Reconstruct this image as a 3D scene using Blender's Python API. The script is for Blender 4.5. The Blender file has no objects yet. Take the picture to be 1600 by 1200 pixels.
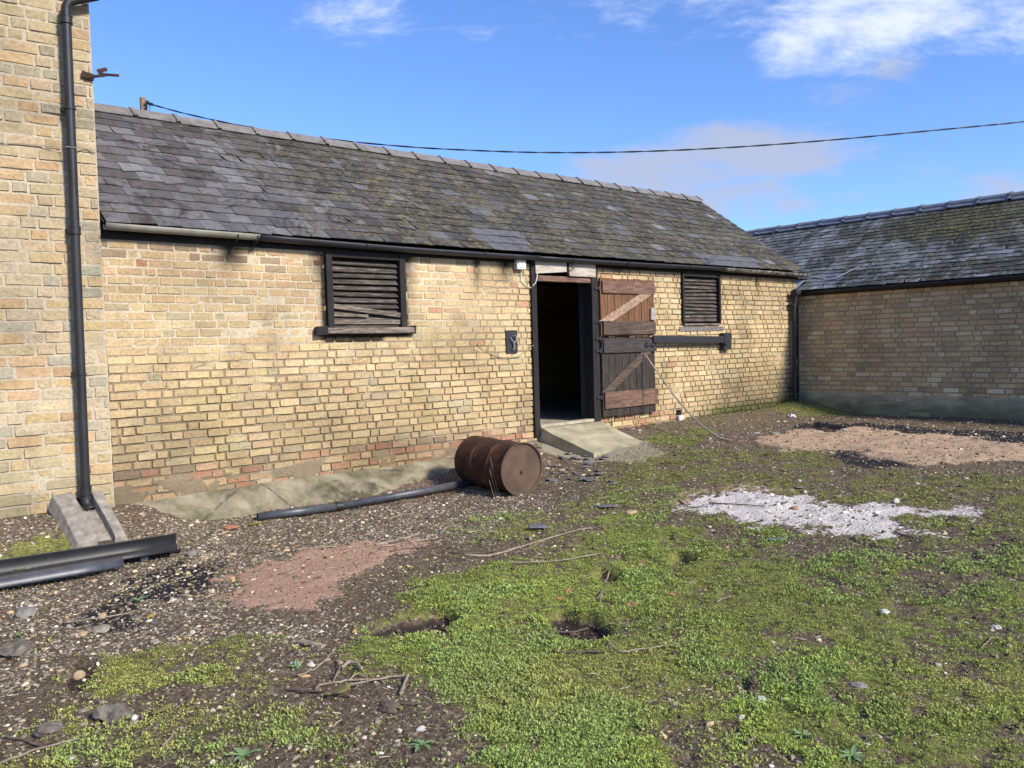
import bpy, math, random
import numpy as np
from mathutils import Vector, Matrix, noise as mnoise
random.seed(7); rng = np.random.default_rng(7)
C = bpy.context.scene.collection
rad = math.radians
# ------------------------------------------------------------------ camera
F = 1275.0; PITCH = rad(2.69); ROLL = rad(-1.616); AZ = rad(49.6)
CAM = np.array([0.0, -7.5, 0.0])
fw0 = np.array([math.cos(AZ), math.sin(AZ), 0]); rt0 = np.array([math.sin(AZ), -math.cos(AZ), 0]); up0 = np.array([0, 0, 1.0])
fwd = math.cos(PITCH)*fw0 - math.sin(PITCH)*up0; upp = math.sin(PITCH)*fw0 + math.cos(PITCH)*up0
crt = math.cos(ROLL)*rt0 + math.sin(ROLL)*upp; cup = -math.sin(ROLL)*rt0 + math.cos(ROLL)*upp
cd = bpy.data.cameras.new("camera"); cam = bpy.data.objects.new("camera", cd); C.objects.link(cam)
cam.matrix_world = Matrix(((crt[0], cup[0], -fwd[0], CAM[0]), (crt[1], cup[1], -fwd[1], CAM[1]), (crt[2], cup[2], -fwd[2], CAM[2]), (0, 0, 0, 1)))
cd.sensor_width = 36; cd.lens = F/1600*36; cd.clip_start = 0.05; cd.clip_end = 3000
sc = bpy.context.scene; sc.camera = cam
sc.render.resolution_x = 1024; sc.render.resolution_y = 768
sc.view_settings.view_transform = 'Standard'; sc.view_settings.look = 'None'
sc.view_settings.exposure = 0.62; sc.view_settings.gamma = 1
def ray(x, y): return fwd + crt*(x-800)/F + cup*(600-y)/F
def hit(x, y, n, d):
    n = np.array(n, float); v = ray(x, y); return CAM + v*((d - n@CAM)/(n@v))
def onwall(x, y, off=0.0): return hit(x, y, (0, 1, 0), off)
# ------------------------------------------------------------------ sun + sky
SAZ, SEL = rad(9), rad(33)
sd = Vector((math.sin(SAZ)*math.cos(SEL), -math.cos(SAZ)*math.cos(SEL), math.sin(SEL)))
sl = bpy.data.lights.new("sun", 'SUN'); sl.energy = 4.1; sl.angle = rad(7); sl.color = (1.0, 0.915, 0.775)
so = bpy.data.objects.new("sun", sl); C.objects.link(so); so.rotation_euler = sd.to_track_quat('Z', 'Y').to_euler()
W = bpy.data.worlds.new("World"); sc.world = W; W.use_nodes = True
nt = W.node_tree; N = nt.nodes; L = nt.links; N.clear()
def nd(t, loc=None, **k):
    n = N.new(t)
    for a, b in k.items(): setattr(n, a, b)
    return n
def wmath(op, a, b=None, c=None, clamp=False):
    n = N.new('ShaderNodeMath'); n.operation = op; n.use_clamp = clamp
    for i, v in enumerate((a, b, c)):
        if v is None: continue
        if isinstance(v, (int, float)): n.inputs[i].default_value = v
        else: L.new(v, n.inputs[i])
    return n.outputs[0]
out = nd('ShaderNodeOutputWorld'); bg = nd('ShaderNodeBackground'); sky = nd('ShaderNodeTexSky')
sky.sky_type = 'NISHITA'; sky.sun_disc = False; sky.sun_elevation = SEL; sky.sun_rotation = math.atan2(sd.x, sd.y)
sky.air_density = 1.0; sky.dust_density = 0.6; sky.ozone_density = 1.6
bg.inputs[1].default_value = 0.128
tc = nd('ShaderNodeTexCoord')
vr = nd('ShaderNodeVectorRotate', rotation_type='Z_AXIS'); vr.inputs['Angle'].default_value = math.pi/2 - AZ
L.new(tc.outputs['Generated'], vr.inputs['Vector'])
sx = nd('ShaderNodeSeparateXYZ'); L.new(vr.outputs[0], sx.inputs[0])
yy = wmath('MAXIMUM', wmath('ABSOLUTE', sx.outputs[1]), 0.05)
cu = wmath('DIVIDE', sx.outputs[0], yy); cv = wmath('DIVIDE', sx.outputs[2], yy)
cb = nd('ShaderNodeCombineXYZ'); L.new(cu, cb.inputs[0]); L.new(wmath('MULTIPLY', cv, 2.5), cb.inputs[1])
def wnoise(scale, det, rough, dist=0.0, off=0.0):
    n = nd('ShaderNodeTexNoise'); n.inputs['Scale'].default_value = scale; n.inputs['Detail'].default_value = det
    n.inputs['Roughness'].default_value = rough; n.inputs['Distortion'].default_value = dist
    m = nd('ShaderNodeMapping'); m.inputs['Location'].default_value = (off, off*.7, off*.3); L.new(cb.outputs[0], m.inputs[0]); L.new(m.outputs[0], n.inputs['Vector'])
    return n.outputs[0]
def uv(px, py):
    r = ray(px, py); return (r@rt0)/(r@fw0), r[2]/(r@fw0)
def clouds(blobs):
    res = None
    for px, py, rx, ry, s in blobs:
        u0, v0 = uv(px, py)
        a = wmath('POWER', wmath('ABSOLUTE', wmath('DIVIDE', wmath('SUBTRACT', cu, u0), rx/F)), 2.0)
        b = wmath('POWER', wmath('ABSOLUTE', wmath('DIVIDE', wmath('SUBTRACT', cv, v0), ry/F)), 2.0)
        m = wmath('MULTIPLY', wmath('SUBTRACT', 1.0, wmath('ADD', a, b), clamp=True), s)
        res = m if res is None else wmath('MAXIMUM', res, m)
    return res
hi = clouds([(1400, 30, 320, 110, 1.15), (1240, 60, 130, 75, 1.0), (1560, 20, 330, 110, 1.1), (1000, 10, 360, 90, .85), (580, 30, 170, 80, .62)])
lo = clouds([(1040, 265, 200, 60, 1.4), (1190, 238, 230, 65, 1.4), (1130, 305, 210, 55, 1.1), (1330, 150, 110, 45, .75), (1445, 265, 90, 45, .7), (1320, 310, 60, 22, .75), (1230, 310, 110, 30, .75), (1540, 298, 100, 42, .95), (1400, 130, 90, 70, .45)])
n1 = wnoise(6.5, 12, .66, .25, 2.3); n2 = wnoise(7.5, 10, .64, .3, 5.1)
def thr(m, n, lo_, hi_):
    mr = nd('ShaderNodeMapRange', interpolation_type='SMOOTHSTEP')
    L.new(wmath('ADD', m, wmath('MULTIPLY', wmath('SUBTRACT', n, .5), 2.9)), mr.inputs[0])
    mr.inputs[1].default_value = lo_; mr.inputs[2].default_value = hi_
    return wmath('MULTIPLY', mr.outputs[0], wmath('MULTIPLY', m, 3.0, clamp=True))
fh = thr(hi, n1, .42, 1.5); fl = thr(lo, n2, .28, 1.25)
mixA = nd('ShaderNodeMix', data_type='RGBA'); L.new(wmath('MULTIPLY', fl, .85), mixA.inputs[0])
tint = nd('ShaderNodeMix', data_type='RGBA', blend_type='MULTIPLY'); tint.inputs[0].default_value = 1
L.new(sky.outputs[0], tint.inputs[6]); tint.inputs[7].default_value = (.60, .80, 1.20, 1)
L.new(tint.outputs[2], mixA.inputs[6]); mixA.inputs[7].default_value = (2.7, 2.95, 3.75, 1)
mixB = nd('ShaderNodeMix', data_type='RGBA'); L.new(wmath('MULTIPLY', fh, .80), mixB.inputs[0]); L.new(mixA.outputs[2], mixB.inputs[6]); mixB.inputs[7].default_value = (5.2, 5.5, 6.3, 1)
L.new(mixB.outputs[2], bg.inputs[0]); L.new(bg.outputs[0], out.inputs[0])

# ------------------------------------------------------------------ helpers
def S(a, b, x): t = np.clip((x-a)/(b-a), 0, 1); return t*t*(3-2*t)
def vn(x, y, seed=0):
    xi = np.floor(x).astype(np.int64); yi = np.floor(y).astype(np.int64); fx = x-xi; fy = y-yi
    fx = fx*fx*(3-2*fx); fy = fy*fy*(3-2*fy)
    def hsh(a, b):
        h = (a*374761393 + b*668265263 + seed*1442695041) & 0x7fffffff
        h = ((h ^ (h >> 13))*1274126177) & 0x7fffffff
        h = (h ^ (h >> 16)) & 0xffff
        return h/65535.0
    return (hsh(xi, yi)*(1-fx)+hsh(xi+1, yi)*fx)*(1-fy) + (hsh(xi, yi+1)*(1-fx)+hsh(xi+1, yi+1)*fx)*fy
def fbm(x, y, seed=0, oct=4, gain=.5):
    x = np.asarray(x, float); y = np.asarray(y, float)
    s = 0; a = 1; t = 0
    for i in range(oct):
        s = s + a*vn(x*2**i+17.3*i, y*2**i-9.1*i, seed+i); t += a; a *= gain
    return s/t          # 0..1
def tagg(o, label=None, cat=None, group=None, kind=None):
    if label: o['label'] = label
    if cat: o['category'] = cat
    if group: o['group'] = group
    if kind: o['kind'] = kind
    return o
def empty(name, loc, label, cat, group=None):
    o = bpy.data.objects.new(name, None); C.objects.link(o); o.location = Vector([float(v) for v in loc]); o.empty_display_size = .2
    return tagg(o, label, cat, group)
def link(name, me, parent=None, mats=()):
    o = bpy.data.objects.new(name, me); C.objects.link(o)
    for m in mats: me.materials.append(m)
    if parent is not None:
        o.parent = parent
        l = Vector((0, 0, 0)); p = parent
        while p: l += p.location; p = p.parent
        o.location = -l
    return o
def origin_fix(o):
    """put the object's origin at the base of its mesh"""
    me = o.data; n = len(me.vertices); co = np.empty(n*3, np.float32); me.vertices.foreach_get('co', co); co = co.reshape(-1, 3)
    b = np.array([(co[:, 0].min()+co[:, 0].max())/2, (co[:, 1].min()+co[:, 1].max())/2, co[:, 2].min()])
    co -= b; me.vertices.foreach_set('co', co.ravel()); o.location = o.location + Vector([float(v) for v in b]); me.update()
    return o
def npmesh(name, V, Q, parent=None, mats=(), smooth=False, cols=None, mi=None, fix=False):
    """V (n,3); Q list of index arrays, each (m,k)"""
    me = bpy.data.meshes.new(name); V = np.asarray(V, np.float32)
    Qs = [np.asarray(q, np.int32) for q in (Q if isinstance(Q, list) else [Q])]
    nl = sum(q.size for q in Qs); nf = sum(len(q) for q in Qs)
    me.vertices.add(len(V)); me.vertices.foreach_set('co', V.ravel())
    me.loops.add(nl); me.loops.foreach_set('vertex_index', np.concatenate([q.ravel() for q in Qs]))
    me.polygons.add(nf)
    tot = np.concatenate([np.full(len(q), q.shape[1], np.int32) for q in Qs]); st = np.concatenate([[0], np.cumsum(tot)[:-1]]).astype(np.int32)
    me.polygons.foreach_set('loop_start', st)
    me.polygons.foreach_set('use_smooth', np.full(nf, smooth, bool))
    if mi is not None: me.polygons.foreach_set('material_index', np.asarray(mi, np.int32))
    me.update(calc_edges=True)
    for k, c in (cols or {}).items():
        a = me.color_attributes.new(k, 'FLOAT_COLOR', 'POINT')
        c = np.asarray(c, np.float32)
        if c.shape[1] == 3: c = np.hstack([c, np.ones((len(c), 1), np.float32)])
        a.data.foreach_set('color', c.ravel())
    o = link(name, me, parent, mats)
    if fix: origin_fix(o)
    return o
class MB:
    def __init__(s): s.v = []; s.f = []
    def add(s, vs, fs):
        b = len(s.v); s.v += [tuple(float(q) for q in v) for v in vs]; s.f += [tuple(b+i for i in f) for f in fs]
    def box(s, c, sz, M=None, j=0.0):
        c = Vector([float(q) for q in c]); vs = []
        for x in (-.5, .5):
            for y in (-.5, .5):
                for z in (-.5, .5):
                    p = Vector((x*sz[0], y*sz[1], z*sz[2]))
                    if j: p += Vector((random.uniform(-j, j), random.uniform(-j, j), random.uniform(-j, j)))
                    if M is not None: p = M @ p
                    vs.append(c+p)
        s.add(vs, [(0, 1, 3, 2), (4, 6, 7, 5), (0, 4, 5, 1), (2, 3, 7, 6), (0, 2, 6, 4), (1, 5, 7, 3)])
    def ab(s, x0, x1, y0, y1, z0, z1, j=0.0): s.box(((x0+x1)/2, (y0+y1)/2, (z0+z1)/2), (x1-x0, y1-y0, z1-z0), None, j)
    def prism(s, pts, y0, y1):
        """polygon in x,z swept from y0 to y1"""
        n = len(pts); s.add([(p[0], y0, p[1]) for p in pts]+[(p[0], y1, p[1]) for p in pts], [tuple(range(n)), tuple(range(2*n-1, n-1, -1))]+[(i, i+n, (i+1) % n+n, (i+1) % n) for i in range(n)])
    def bar(s, a, b, w, h, up=(0, 0, 1)):
        a = Vector([float(q) for q in a]); b = Vector([float(q) for q in b]); d = (b-a); l = d.length; d.normalize()
        r = d.cross(Vector(up)).normalized(); u = r.cross(d)
        M = Matrix((d, r, u)).transposed(); s.box((a+b)/2, (l, w, h), M)
    def tube(s, pts, rs, n=12, caps=True, a0=0, a1=2*math.pi, th=None):
        P = [Vector([float(q) for q in p]) for p in pts]
        if isinstance(rs, (int, float)): rs = [rs]*len(P)
        full = abs(a1-a0-2*math.pi) < 1e-6; m = n if full else n+1
        rings = []; prev = None
        for i, p in enumerate(P):
            d = (P[min(i+1, len(P)-1)]-P[max(i-1, 0)]).normalized()
            if prev is None: r = d.cross(Vector((0, 0, 1)));  r = r.normalized() if r.length > 1e-4 else Vector((1, 0, 0))
            else: r = (prev - d*prev.dot(d)).normalized()
            prev = r; u = r.cross(d)
            rings.append([p+(r*math.cos(a0+(a1-a0)*k/n)+u*math.sin(a0+(a1-a0)*k/n))*rs[i] for k in range(m)])
        vs = [v for g in rings for v in g]; fs = []
        for i in range(len(P)-1):
            for k in range(n):
                a = i*m+k; b = i*m+(k+1) % m; fs.append((a, b, b+m, a+m))
        if caps and full: fs.append(tuple(range(m-1, -1, -1))); fs.append(tuple(range((len(P)-1)*m, len(P)*m)))
        s.add(vs, fs)
    def build(s, name, mat, parent=None, smooth=False, bevel=0, solid=0, label=None, fix=False, auto=None):
        me = bpy.data.meshes.new(name); me.from_pydata(s.v, [], s.f); me.update()
        o = link(name, me, parent, (mat,) if mat else ())
        if smooth:
            me.polygons.foreach_set('use_smooth', [True]*len(me.polygons))
            me.set_sharp_from_angle(angle=rad(auto or 40))
        if fix: origin_fix(o)
        if solid: m = o.modifiers.new('s', 'SOLIDIFY'); m.thickness = solid; m.offset = 0
        if bevel: m = o.modifiers.new('b', 'BEVEL'); m.width = bevel; m.segments = 2; m.limit_method = 'ANGLE'
        if label: o['label'] = label
        return o
# ------------------------------------------------------------------ materials
class Mat:
    def __init__(s, name, rough=.8, metal=0, spec=.5):
        s.m = bpy.data.materials.new(name); s.m.use_nodes = True; s.t = s.m.node_tree; s.n = s.t.nodes
        s.b = s.n['Principled BSDF']; s.b.inputs['Roughness'].default_value = rough; s.b.inputs['Metallic'].default_value = metal
        s.b.inputs['Specular IOR Level'].default_value = spec
        s.tc = s.n.new('ShaderNodeTexCoord'); s.bump = None
    def lk(s, a, b): s.t.links.new(a, b)
    def noise(s, scale, det=4, rough=.55, vec=None, stretch=None, dist=0, coord='Object'):
        n = s.n.new('ShaderNodeTexNoise'); n.inputs['Scale'].default_value = scale; n.inputs['Detail'].default_value = det; n.inputs['Roughness'].default_value = rough; n.inputs['Distortion'].default_value = dist
        v = s.tc.outputs[coord] if coord != 'World' else s.geo()
        if stretch:
            mp = s.n.new('ShaderNodeMapping'); mp.inputs['Scale'].default_value = stretch; s.lk(v, mp.inputs[0]); v = mp.outputs[0]
        s.lk(v, n.inputs['Vector']); return n.outputs[0]
    def geo(s):
        return s.n.new('ShaderNodeNewGeometry').outputs['Position']
    def vor(s, scale, feat='F1', out='Distance', stretch=None):
        n = s.n.new('ShaderNodeTexVoronoi'); n.inputs['Scale'].default_value = scale; n.feature = feat; v = s.geo()
        if stretch: mp = s.n.new('ShaderNodeMapping'); mp.inputs['Scale'].default_value = stretch; s.lk(v, mp.inputs[0]); v = mp.outputs[0]
        s.lk(v, n.inputs['Vector']); return n.outputs[out]
    def ramp(s, fac, stops):
        r = s.n.new('ShaderNodeValToRGB'); s.lk(fac, r.inputs[0]); e = r.color_ramp.elements
        while len(e) < len(stops): e.new(.5)
        for q, (p, c) in zip(e, stops): q.position = p; q.color = (*c, 1) if len(c) == 3 else c
        return r.outputs[0]
    def rng(s, fac, a, b, c=0, d=1, smooth=True):
        r = s.n.new('ShaderNodeMapRange'); r.interpolation_type = 'SMOOTHSTEP' if smooth else 'LINEAR'
        s.lk(fac, r.inputs[0])
        for i, v in enumerate((a, b, c, d)): r.inputs[i+1].default_value = v
        return r.outputs[0]
    def math(s, op, a, b=None, clamp=False):
        n = s.n.new('ShaderNodeMath'); n.operation = op; n.use_clamp = clamp
        for i, v in enumerate((a, b)):
            if v is None: continue
            if isinstance(v, (int, float)): n.inputs[i].default_value = v
            else: s.lk(v, n.inputs[i])
        return n.outputs[0]
    def mix(s, f, a, b, mode='MIX'):
        n = s.n.new('ShaderNodeMix'); n.data_type = 'RGBA'; n.blend_type = mode
        for i, v in ((0, f), (6, a), (7, b)):
            if isinstance(v, (int, float)): n.inputs[i].default_value = v
            elif isinstance(v, tuple): n.inputs[i].default_value = (*v, 1)
            else: s.lk(v, n.inputs[i])
        return n.outputs[2]
    def attr(s, name='Col'):
        n = s.n.new('ShaderNodeAttribute'); n.attribute_name = name; return n
    def color(s, c): s.lk(c, s.b.inputs['Base Color']); return s
    def rough(s, c): s.lk(c, s.b.inputs['Roughness']); return s
    def bmp(s, h, dist=.01, st=1.0):
        n = s.n.new('ShaderNodeBump'); n.inputs['Distance'].default_value = dist; n.inputs['Strength'].default_value = st; s.lk(h, n.inputs['Height'])
        if s.bump: s.lk(s.bump.outputs[0], n.inputs['Normal'])
        s.bump = n; s.lk(n.outputs[0], s.b.inputs['Normal']); return s

def m_brick():
    m = Mat('brick', .92, 0, .25); a = m.attr('Col').outputs[0]
    c = m.mix(1, a, m.ramp(m.noise(38, 5, .7), [(.3, (.68, .67, .66)), (.5, (.98, .98, .98)), (.72, (1.2, 1.18, 1.15))]), 'MULTIPLY')
    c = m.mix(m.rng(m.noise(120, 3, .6), .62, .72, 0, .5), c, (.10, .08, .06))
    c = m.mix(m.rng(m.noise(3.2, 5, .6), .55, .75, 0, .32), c, (.22, .19, .13))
    m.color(c); m.bmp(m.noise(45, 6, .7), .010, 1.0); return m.m
def m_mortar():
    m = Mat('mortar', .95, 0, .2); a = m.attr('Col').outputs[0]
    c = m.mix(1, a, m.ramp(m.noise(60, 5, .7), [(.3, (.6, .58, .55)), (.5, (1, 1, 1)), (.75, (1.2, 1.2, 1.2))]), 'MULTIPLY')
    m.color(c); m.bmp(m.noise(70, 6, .75), .008, 1); return m.m
def m_slate(name, lich, base_r=.72):
    m = Mat(name, base_r, 0, .22); at = m.attr('Col'); a = at.outputs[0]
    c = m.mix(1, a, m.ramp(m.noise(14, 5, .65, coord='World'), [(.3, (.75, .75, .75)), (.7, (1.25, 1.22, 1.18))]), 'MULTIPLY')
    wet = at.outputs['Alpha']
    n = m.noise(4.2, 8, .78, coord='World', dist=.7)
    f = m.rng(m.math('ADD', n, m.math('MULTIPLY', wet, .30)), .56, .64, 0, .92)
    c = m.mix(f, c, m.ramp(m.noise(30, 5, .7, coord='World'), [(.3, (.030, .028, .022)), (.5, (.078, .069, .050)), (.75, (.17, .15, .10))]))
    n2 = m.noise(11, 6, .7, coord='World', stretch=(1, 1.4, 1.4))
    fd = m.rng(m.math('ADD', m.noise(1.9, 9, .8, coord='World', dist=.8), m.math('MULTIPLY', wet, .16)), .515, .61, 0, .85)
    c = m.mix(fd, c, m.ramp(m.noise(24, 5, .7, coord='World'), [(.35, (.020, .019, .018)), (.6, (.048, .044, .036)), (.8, (.10, .09, .065))]))
    f2 = m.rng(m.math('ADD', n2, m.math('MULTIPLY', wet, .22)), .62, .72, 0, .8)
    c = m.mix(f2, c, m.ramp(m.noise(50, 3, .6, coord='World'), [(.3, lich[0]), (.7, lich[1])]))
    f3 = m.rng(m.noise(70, 3, .5, coord='World'), .72, .76, 0, .55); c = m.mix(f3, c, (.30, .29, .25))
    m.color(c); m.rough(m.rng(f, 0, 1, base_r, .95)); m.bmp(m.noise(35, 6, .7, coord='World'), .004, .7); return m.m
def m_simple(name, stops, scale=12, rough=.8, metal=0, bump=.004, bs=40, spec=.5, stretch=None, det=5, coord='Object'):
    m = Mat(name, rough, metal, spec); m.color(m.ramp(m.noise(scale, det, .65, stretch=stretch, coord=coord), stops))
    if bump: m.bmp(m.noise(bs, 6, .65, stretch=stretch, coord=coord), bump, .8)
    return m.m
def m_wood(name, stops, st, rough=.85, crack=(.02, .016, .012)):
    m = Mat(name, rough, 0, .3)
    n = m.noise(5, 7, .7, stretch=st, dist=.6, coord='World')
    c = m.ramp(n, stops)
    c = m.mix(m.rng(m.noise(2.2, 4, .6, coord='World'), .5, .7, 0, .55), c, stops[0][1])
    c = m.mix(m.rng(m.noise(14, 5, .6, stretch=st, coord='World'), .62, .7, 0, .8), c, crack)
    m.color(c); m.bmp(m.noise(9, 7, .7, stretch=st, coord='World'), .006, 1); return m.m
BRICK = m_brick(); MORTAR = m_mortar()
SLATE = m_slate('slate', ((.10, .088, .045), (.25, .205, .09)))
SLATE2 = m_slate('blue_slate', ((.085, .085, .03), (.19, .17, .05)), .6)
HX, HZ = (1, 6, 12), (12, 6, 1)     # grain along x / along z
CLAY = m_simple('ridge_clay', [(.3, (.11, .10, .095)), (.6, (.19, .175, .165)), (.8, (.26, .24, .20))], 9, .85, bs=60, coord='World')
IRON = m_simple('black_iron', [(.3, (.012, .012, .016)), (.6, (.022, .022, .028)), (.8, (.05, .045, .045))], 8, .55, bs=60, bump=.002, coord='World')
OLDIRON = m_simple('weathered_iron', [(.35, (.02, .019, .018)), (.5, (.09, .08, .06)), (.65, (.24, .22, .17)), (.8, (.10, .07, .05))], 16, .8, bs=60, coord='World', stretch=(.6, 1, 1))
GREYPL = m_simple('grey_gutter', [(.3, (.17, .16, .13)), (.6, (.25, .24, .20)), (.8, (.11, .10, .08))], 7, .65, bs=80, bump=.001, coord='World')
PLAST = m_simple('black_plastic', [(.3, (.014, .014, .016)), (.7, (.028, .028, .030))], 5, .48, spec=.35, bs=150, bump=.0006, coord='World')
PLASTG = m_simple('dark_grey_plastic', [(.3, (.035, .037, .045)), (.7, (.085, .088, .10))], 9, .42, bs=120, bump=.0008, coord='World')
TAR = m_wood('tarred_wood', [(.3, (.008, .007, .008)), (.55, (.02, .018, .018)), (.8, (.055, .048, .042))], HZ, .8)
TARX = m_wood('tarred_slats', [(.3, (.018, .015, .013)), (.5, (.06, .05, .042)), (.62, (.15, .12, .10)), (.8, (.38, .33, .28))], HX, .85)
SLATW = m_wood('weathered_slat', [(.3, (.04, .032, .026)), (.5, (.15, .12, .095)), (.75, (.42, .36, .30))], HX, .9)
REDW = m_wood('reddish_boards', [(.3, (.045, .022, .013)), (.5, (.15, .072, .036)), (.75, (.30, .15, .075))], HZ, .8)
REDX = m_wood('brown_ledge', [(.3, (.045, .026, .02)), (.5, (.15, .085, .06)), (.75, (.33, .20, .14))], HX, .8)
PALW = m_wood('pale_brace', [(.3, (.12, .075, .05)), (.5, (.30, .20, .135)), (.75, (.46, .34, .25))], (6, 6, 6), .8)
DKW = m_wood('dark_boards', [(.3, (.014, .012, .011)), (.5, (.036, .029, .025)), (.72, (.10, .072, .055)), (.85, (.19, .12, .08))], HZ, .8)
DKX = m_wood('dark_ledge', [(.3, (.028, .021, .018)), (.5, (.08, .056, .043)), (.75, (.19, .13, .095))], HX, .8)
BLKX = m_wood('black_ledge', [(.3, (.02, .017, .018)), (.5, (.045, .038, .036)), (.75, (.10, .085, .075))], HX, .8)
BOARD = m_wood('whitened_board', [(.3, (.20, .16, .12)), (.48, (.42, .37, .31)), (.7, (.58, .54, .48))], HX, .85, (.25, .2, .15))
def m_rust():
    m = Mat('rust', .85, .1, .3)
    c = m.ramp(m.noise(5, 7, .7), [(.28, (.018, .010, .008)), (.48, (.048, .022, .014)), (.60, (.10, .042, .022)), (.8, (.19, .09, .045))])
    c = m.mix(m.rng(m.noise(2.4, 5, .6), .5, .68, 0, .5), c, (.06, .042, .034))
    c = m.mix(m.rng(m.noise(34, 5, .7), .6, .7, 0, .6), c, (.03, .018, .014))
    m.color(c); m.bmp(m.noise(50, 6, .7), .003, 1); return m.m
RUST = m_rust()
CONC = m_simple('concrete', [(.3, (.20, .18, .13)), (.5, (.33, .29, .205)), (.7, (.42, .38, .28))], 6, .93, bs=55, bump=.006, coord='World')
def m_ramp():
    m = Mat('brushed_concrete', .92, 0, .25)
    c = m.ramp(m.noise(4, 6, .6, coord='World'), [(.3, (.20, .18, .115)), (.5, (.34, .30, .195)), (.72, (.45, .41, .28))])
    c = m.mix(m.rng(m.noise(60, 4, .7, coord='World'), .6, .7, 0, .5), c, (.15, .13, .09))
    c = m.mix(m.rng(m.noise(3, 5, .6, coord='World'), .55, .75, 0, .55), c, (.22, .22, .10))
    m.color(c); m.bmp(m.noise(14, 5, .6, stretch=(.6, 4, 1), coord='World'), .01, .8); m.bmp(m.noise(80, 4, .7, coord='World'), .004, .7); return m.m
RAMPC = m_ramp()
SLAB = m_simple('old_slab', [(.3, (.15, .13, .11)), (.5, (.24, .21, .175)), (.75, (.36, .33, .28))], 14, .95, bs=70, bump=.006)
WHITE = m_simple('white_plastic', [(.3, (.5, .5, .47)), (.7, (.68, .68, .64))], 6, .5, bump=0)
LEAD = m_simple('lead', [(.3, (.28, .30, .34)), (.7, (.46, .48, .52))], 6, .5, .3, bump=.002)
GREYB = m_simple('grey_sill', [(.3, (.10, .085, .08)), (.6, (.19, .165, .155))], 16, .9, bs=60, coord='World')
STICK = m_simple('dry_stick', [(.3, (.12, .085, .06)), (.55, (.27, .21, .155)), (.8, (.42, .36, .28))], 14, .9, bump=.001)
TWIGD = m_simple('dark_twig', [(.3, (.05, .035, .025)), (.7, (.15, .11, .08))], 14, .9, bump=.001)
SHARD = m_simple('loose_slate', [(.3, (.08, .082, .088)), (.7, (.17, .175, .185))], 9, .6, bs=50, bump=.002)
SOIL = m_simple('dry_soil_clod', [(.3, (.06, .05, .04)), (.5, (.14, .118, .095)), (.75, (.24, .21, .17))], 20, 1, bs=50, bump=.012)
WOODP = m_simple('pole_wood', [(.3, (.16, .09, .06)), (.6, (.30, .18, .12)), (.8, (.38, .26, .2))], 20, .85, stretch=(1, 1, .15))

# ------------------------------------------------------------------ ground height and masks
def inpoly(X, Y, P):
    """signed distance to polygon, positive inside"""
    P = np.asarray(P, float); ins = np.zeros(X.shape, bool); dmin = np.full(X.shape, 1e9)
    for i in range(len(P)):
        x0, y0 = P[i]; x1, y1 = P[(i+1) % len(P)]
        c = ((y0 > Y) != (y1 > Y)); xx = (x1-x0)*(Y-y0)/((y1-y0) if y1 != y0 else 1e-9)+x0
        ins ^= (c & (X < xx))
        dx, dy = x1-x0, y1-y0; t = np.clip(((X-x0)*dx+(Y-y0)*dy)/(dx*dx+dy*dy+1e-12), 0, 1)
        dmin = np.minimum(dmin, np.hypot(X-x0-t*dx, Y-y0-t*dy))
    return np.where(ins, dmin, -dmin)
def h0(x, y):
    x = np.asarray(x, float); y = np.asarray(y, float)
    yy = np.minimum(y, 0)
    h = -1.55 + .28*S(3.5, 8.0, x) + .11*np.exp(-(yy/.5)**2)
    m = (1-S(1.95, 2.6, x))*S(-1.0, 0.5, x)
    h = h + m*(.17*(1-S(.15, 1.0, -yy)))                          # gravel bank below the left wall
    h = h + .10*np.exp(-((x-12.6)/.6)**2-((yy+.3)/.5)**2)
    return h
def G(px, py):
    z = -1.5
    for i in range(40):
        p = hit(px, py, (0, 0, 1), z); z = .5*z+.5*float(h0(p[0], p[1]))
    return p
def GP(pts): return [tuple(G(*p)[:2]) for p in pts]
PITS = [  # polygon (photo outline -> ground), depth
    (GP([(568, 985), (640, 968), (700, 958), (725, 968), (700, 985), (640, 998), (585, 1003)]), .055),
    (GP([(850, 968), (880, 958), (925, 966), (968, 990), (935, 1005), (880, 995)]), .06),
    (GP([(1042, 880), (1060, 866), (1092, 875), (1085, 888), (1055, 890)]), .11),
    (GP([(925, 902), (945, 892), (975, 900), (968, 910), (945, 911)]), .09),
    (GP([(100, 1070), (118, 1032), (150, 1040), (130, 1078)]), .035),
    (GP([(1230, 670), (1270, 662), (1330, 668), (1300, 676)]), .05)]
P_RED = GP([(345, 925), (400, 885), (470, 868), (540, 852), (640, 848), (655, 862), (600, 885), (545, 915), (500, 950), (470, 968), (415, 958), (360, 950)])
P_ASH = GP([(1060, 792), (1080, 772), (1150, 762), (1230, 772), (1340, 782), (1420, 792), (1510, 800), (1480, 815), (1430, 812), (1480, 838), (1440, 850), (1330, 838), (1240, 828), (1150, 812)])
P_ASHR = GP([(1030, 785), (1080, 760), (1180, 752), (1230, 765), (1100, 775), (1080, 790)])
P_SAND = GP([(1180, 692), (1240, 674), (1350, 668), (1430, 676), (1500, 684), (1600, 696), (1640, 706), (1620, 722), (1500, 722), (1440, 728), (1370, 722), (1330, 704), (1230, 708)])
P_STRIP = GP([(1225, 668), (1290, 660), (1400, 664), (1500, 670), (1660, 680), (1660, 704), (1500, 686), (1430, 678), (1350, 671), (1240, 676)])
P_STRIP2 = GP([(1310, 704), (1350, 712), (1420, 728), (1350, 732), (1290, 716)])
P_GREYR = GP([(1270, 780), (1350, 775), (1600, 800), (1660, 860), (1600, 900), (1400, 890), (1250, 850), (1150, 840), (1400, 850), (1500, 830)])
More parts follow.
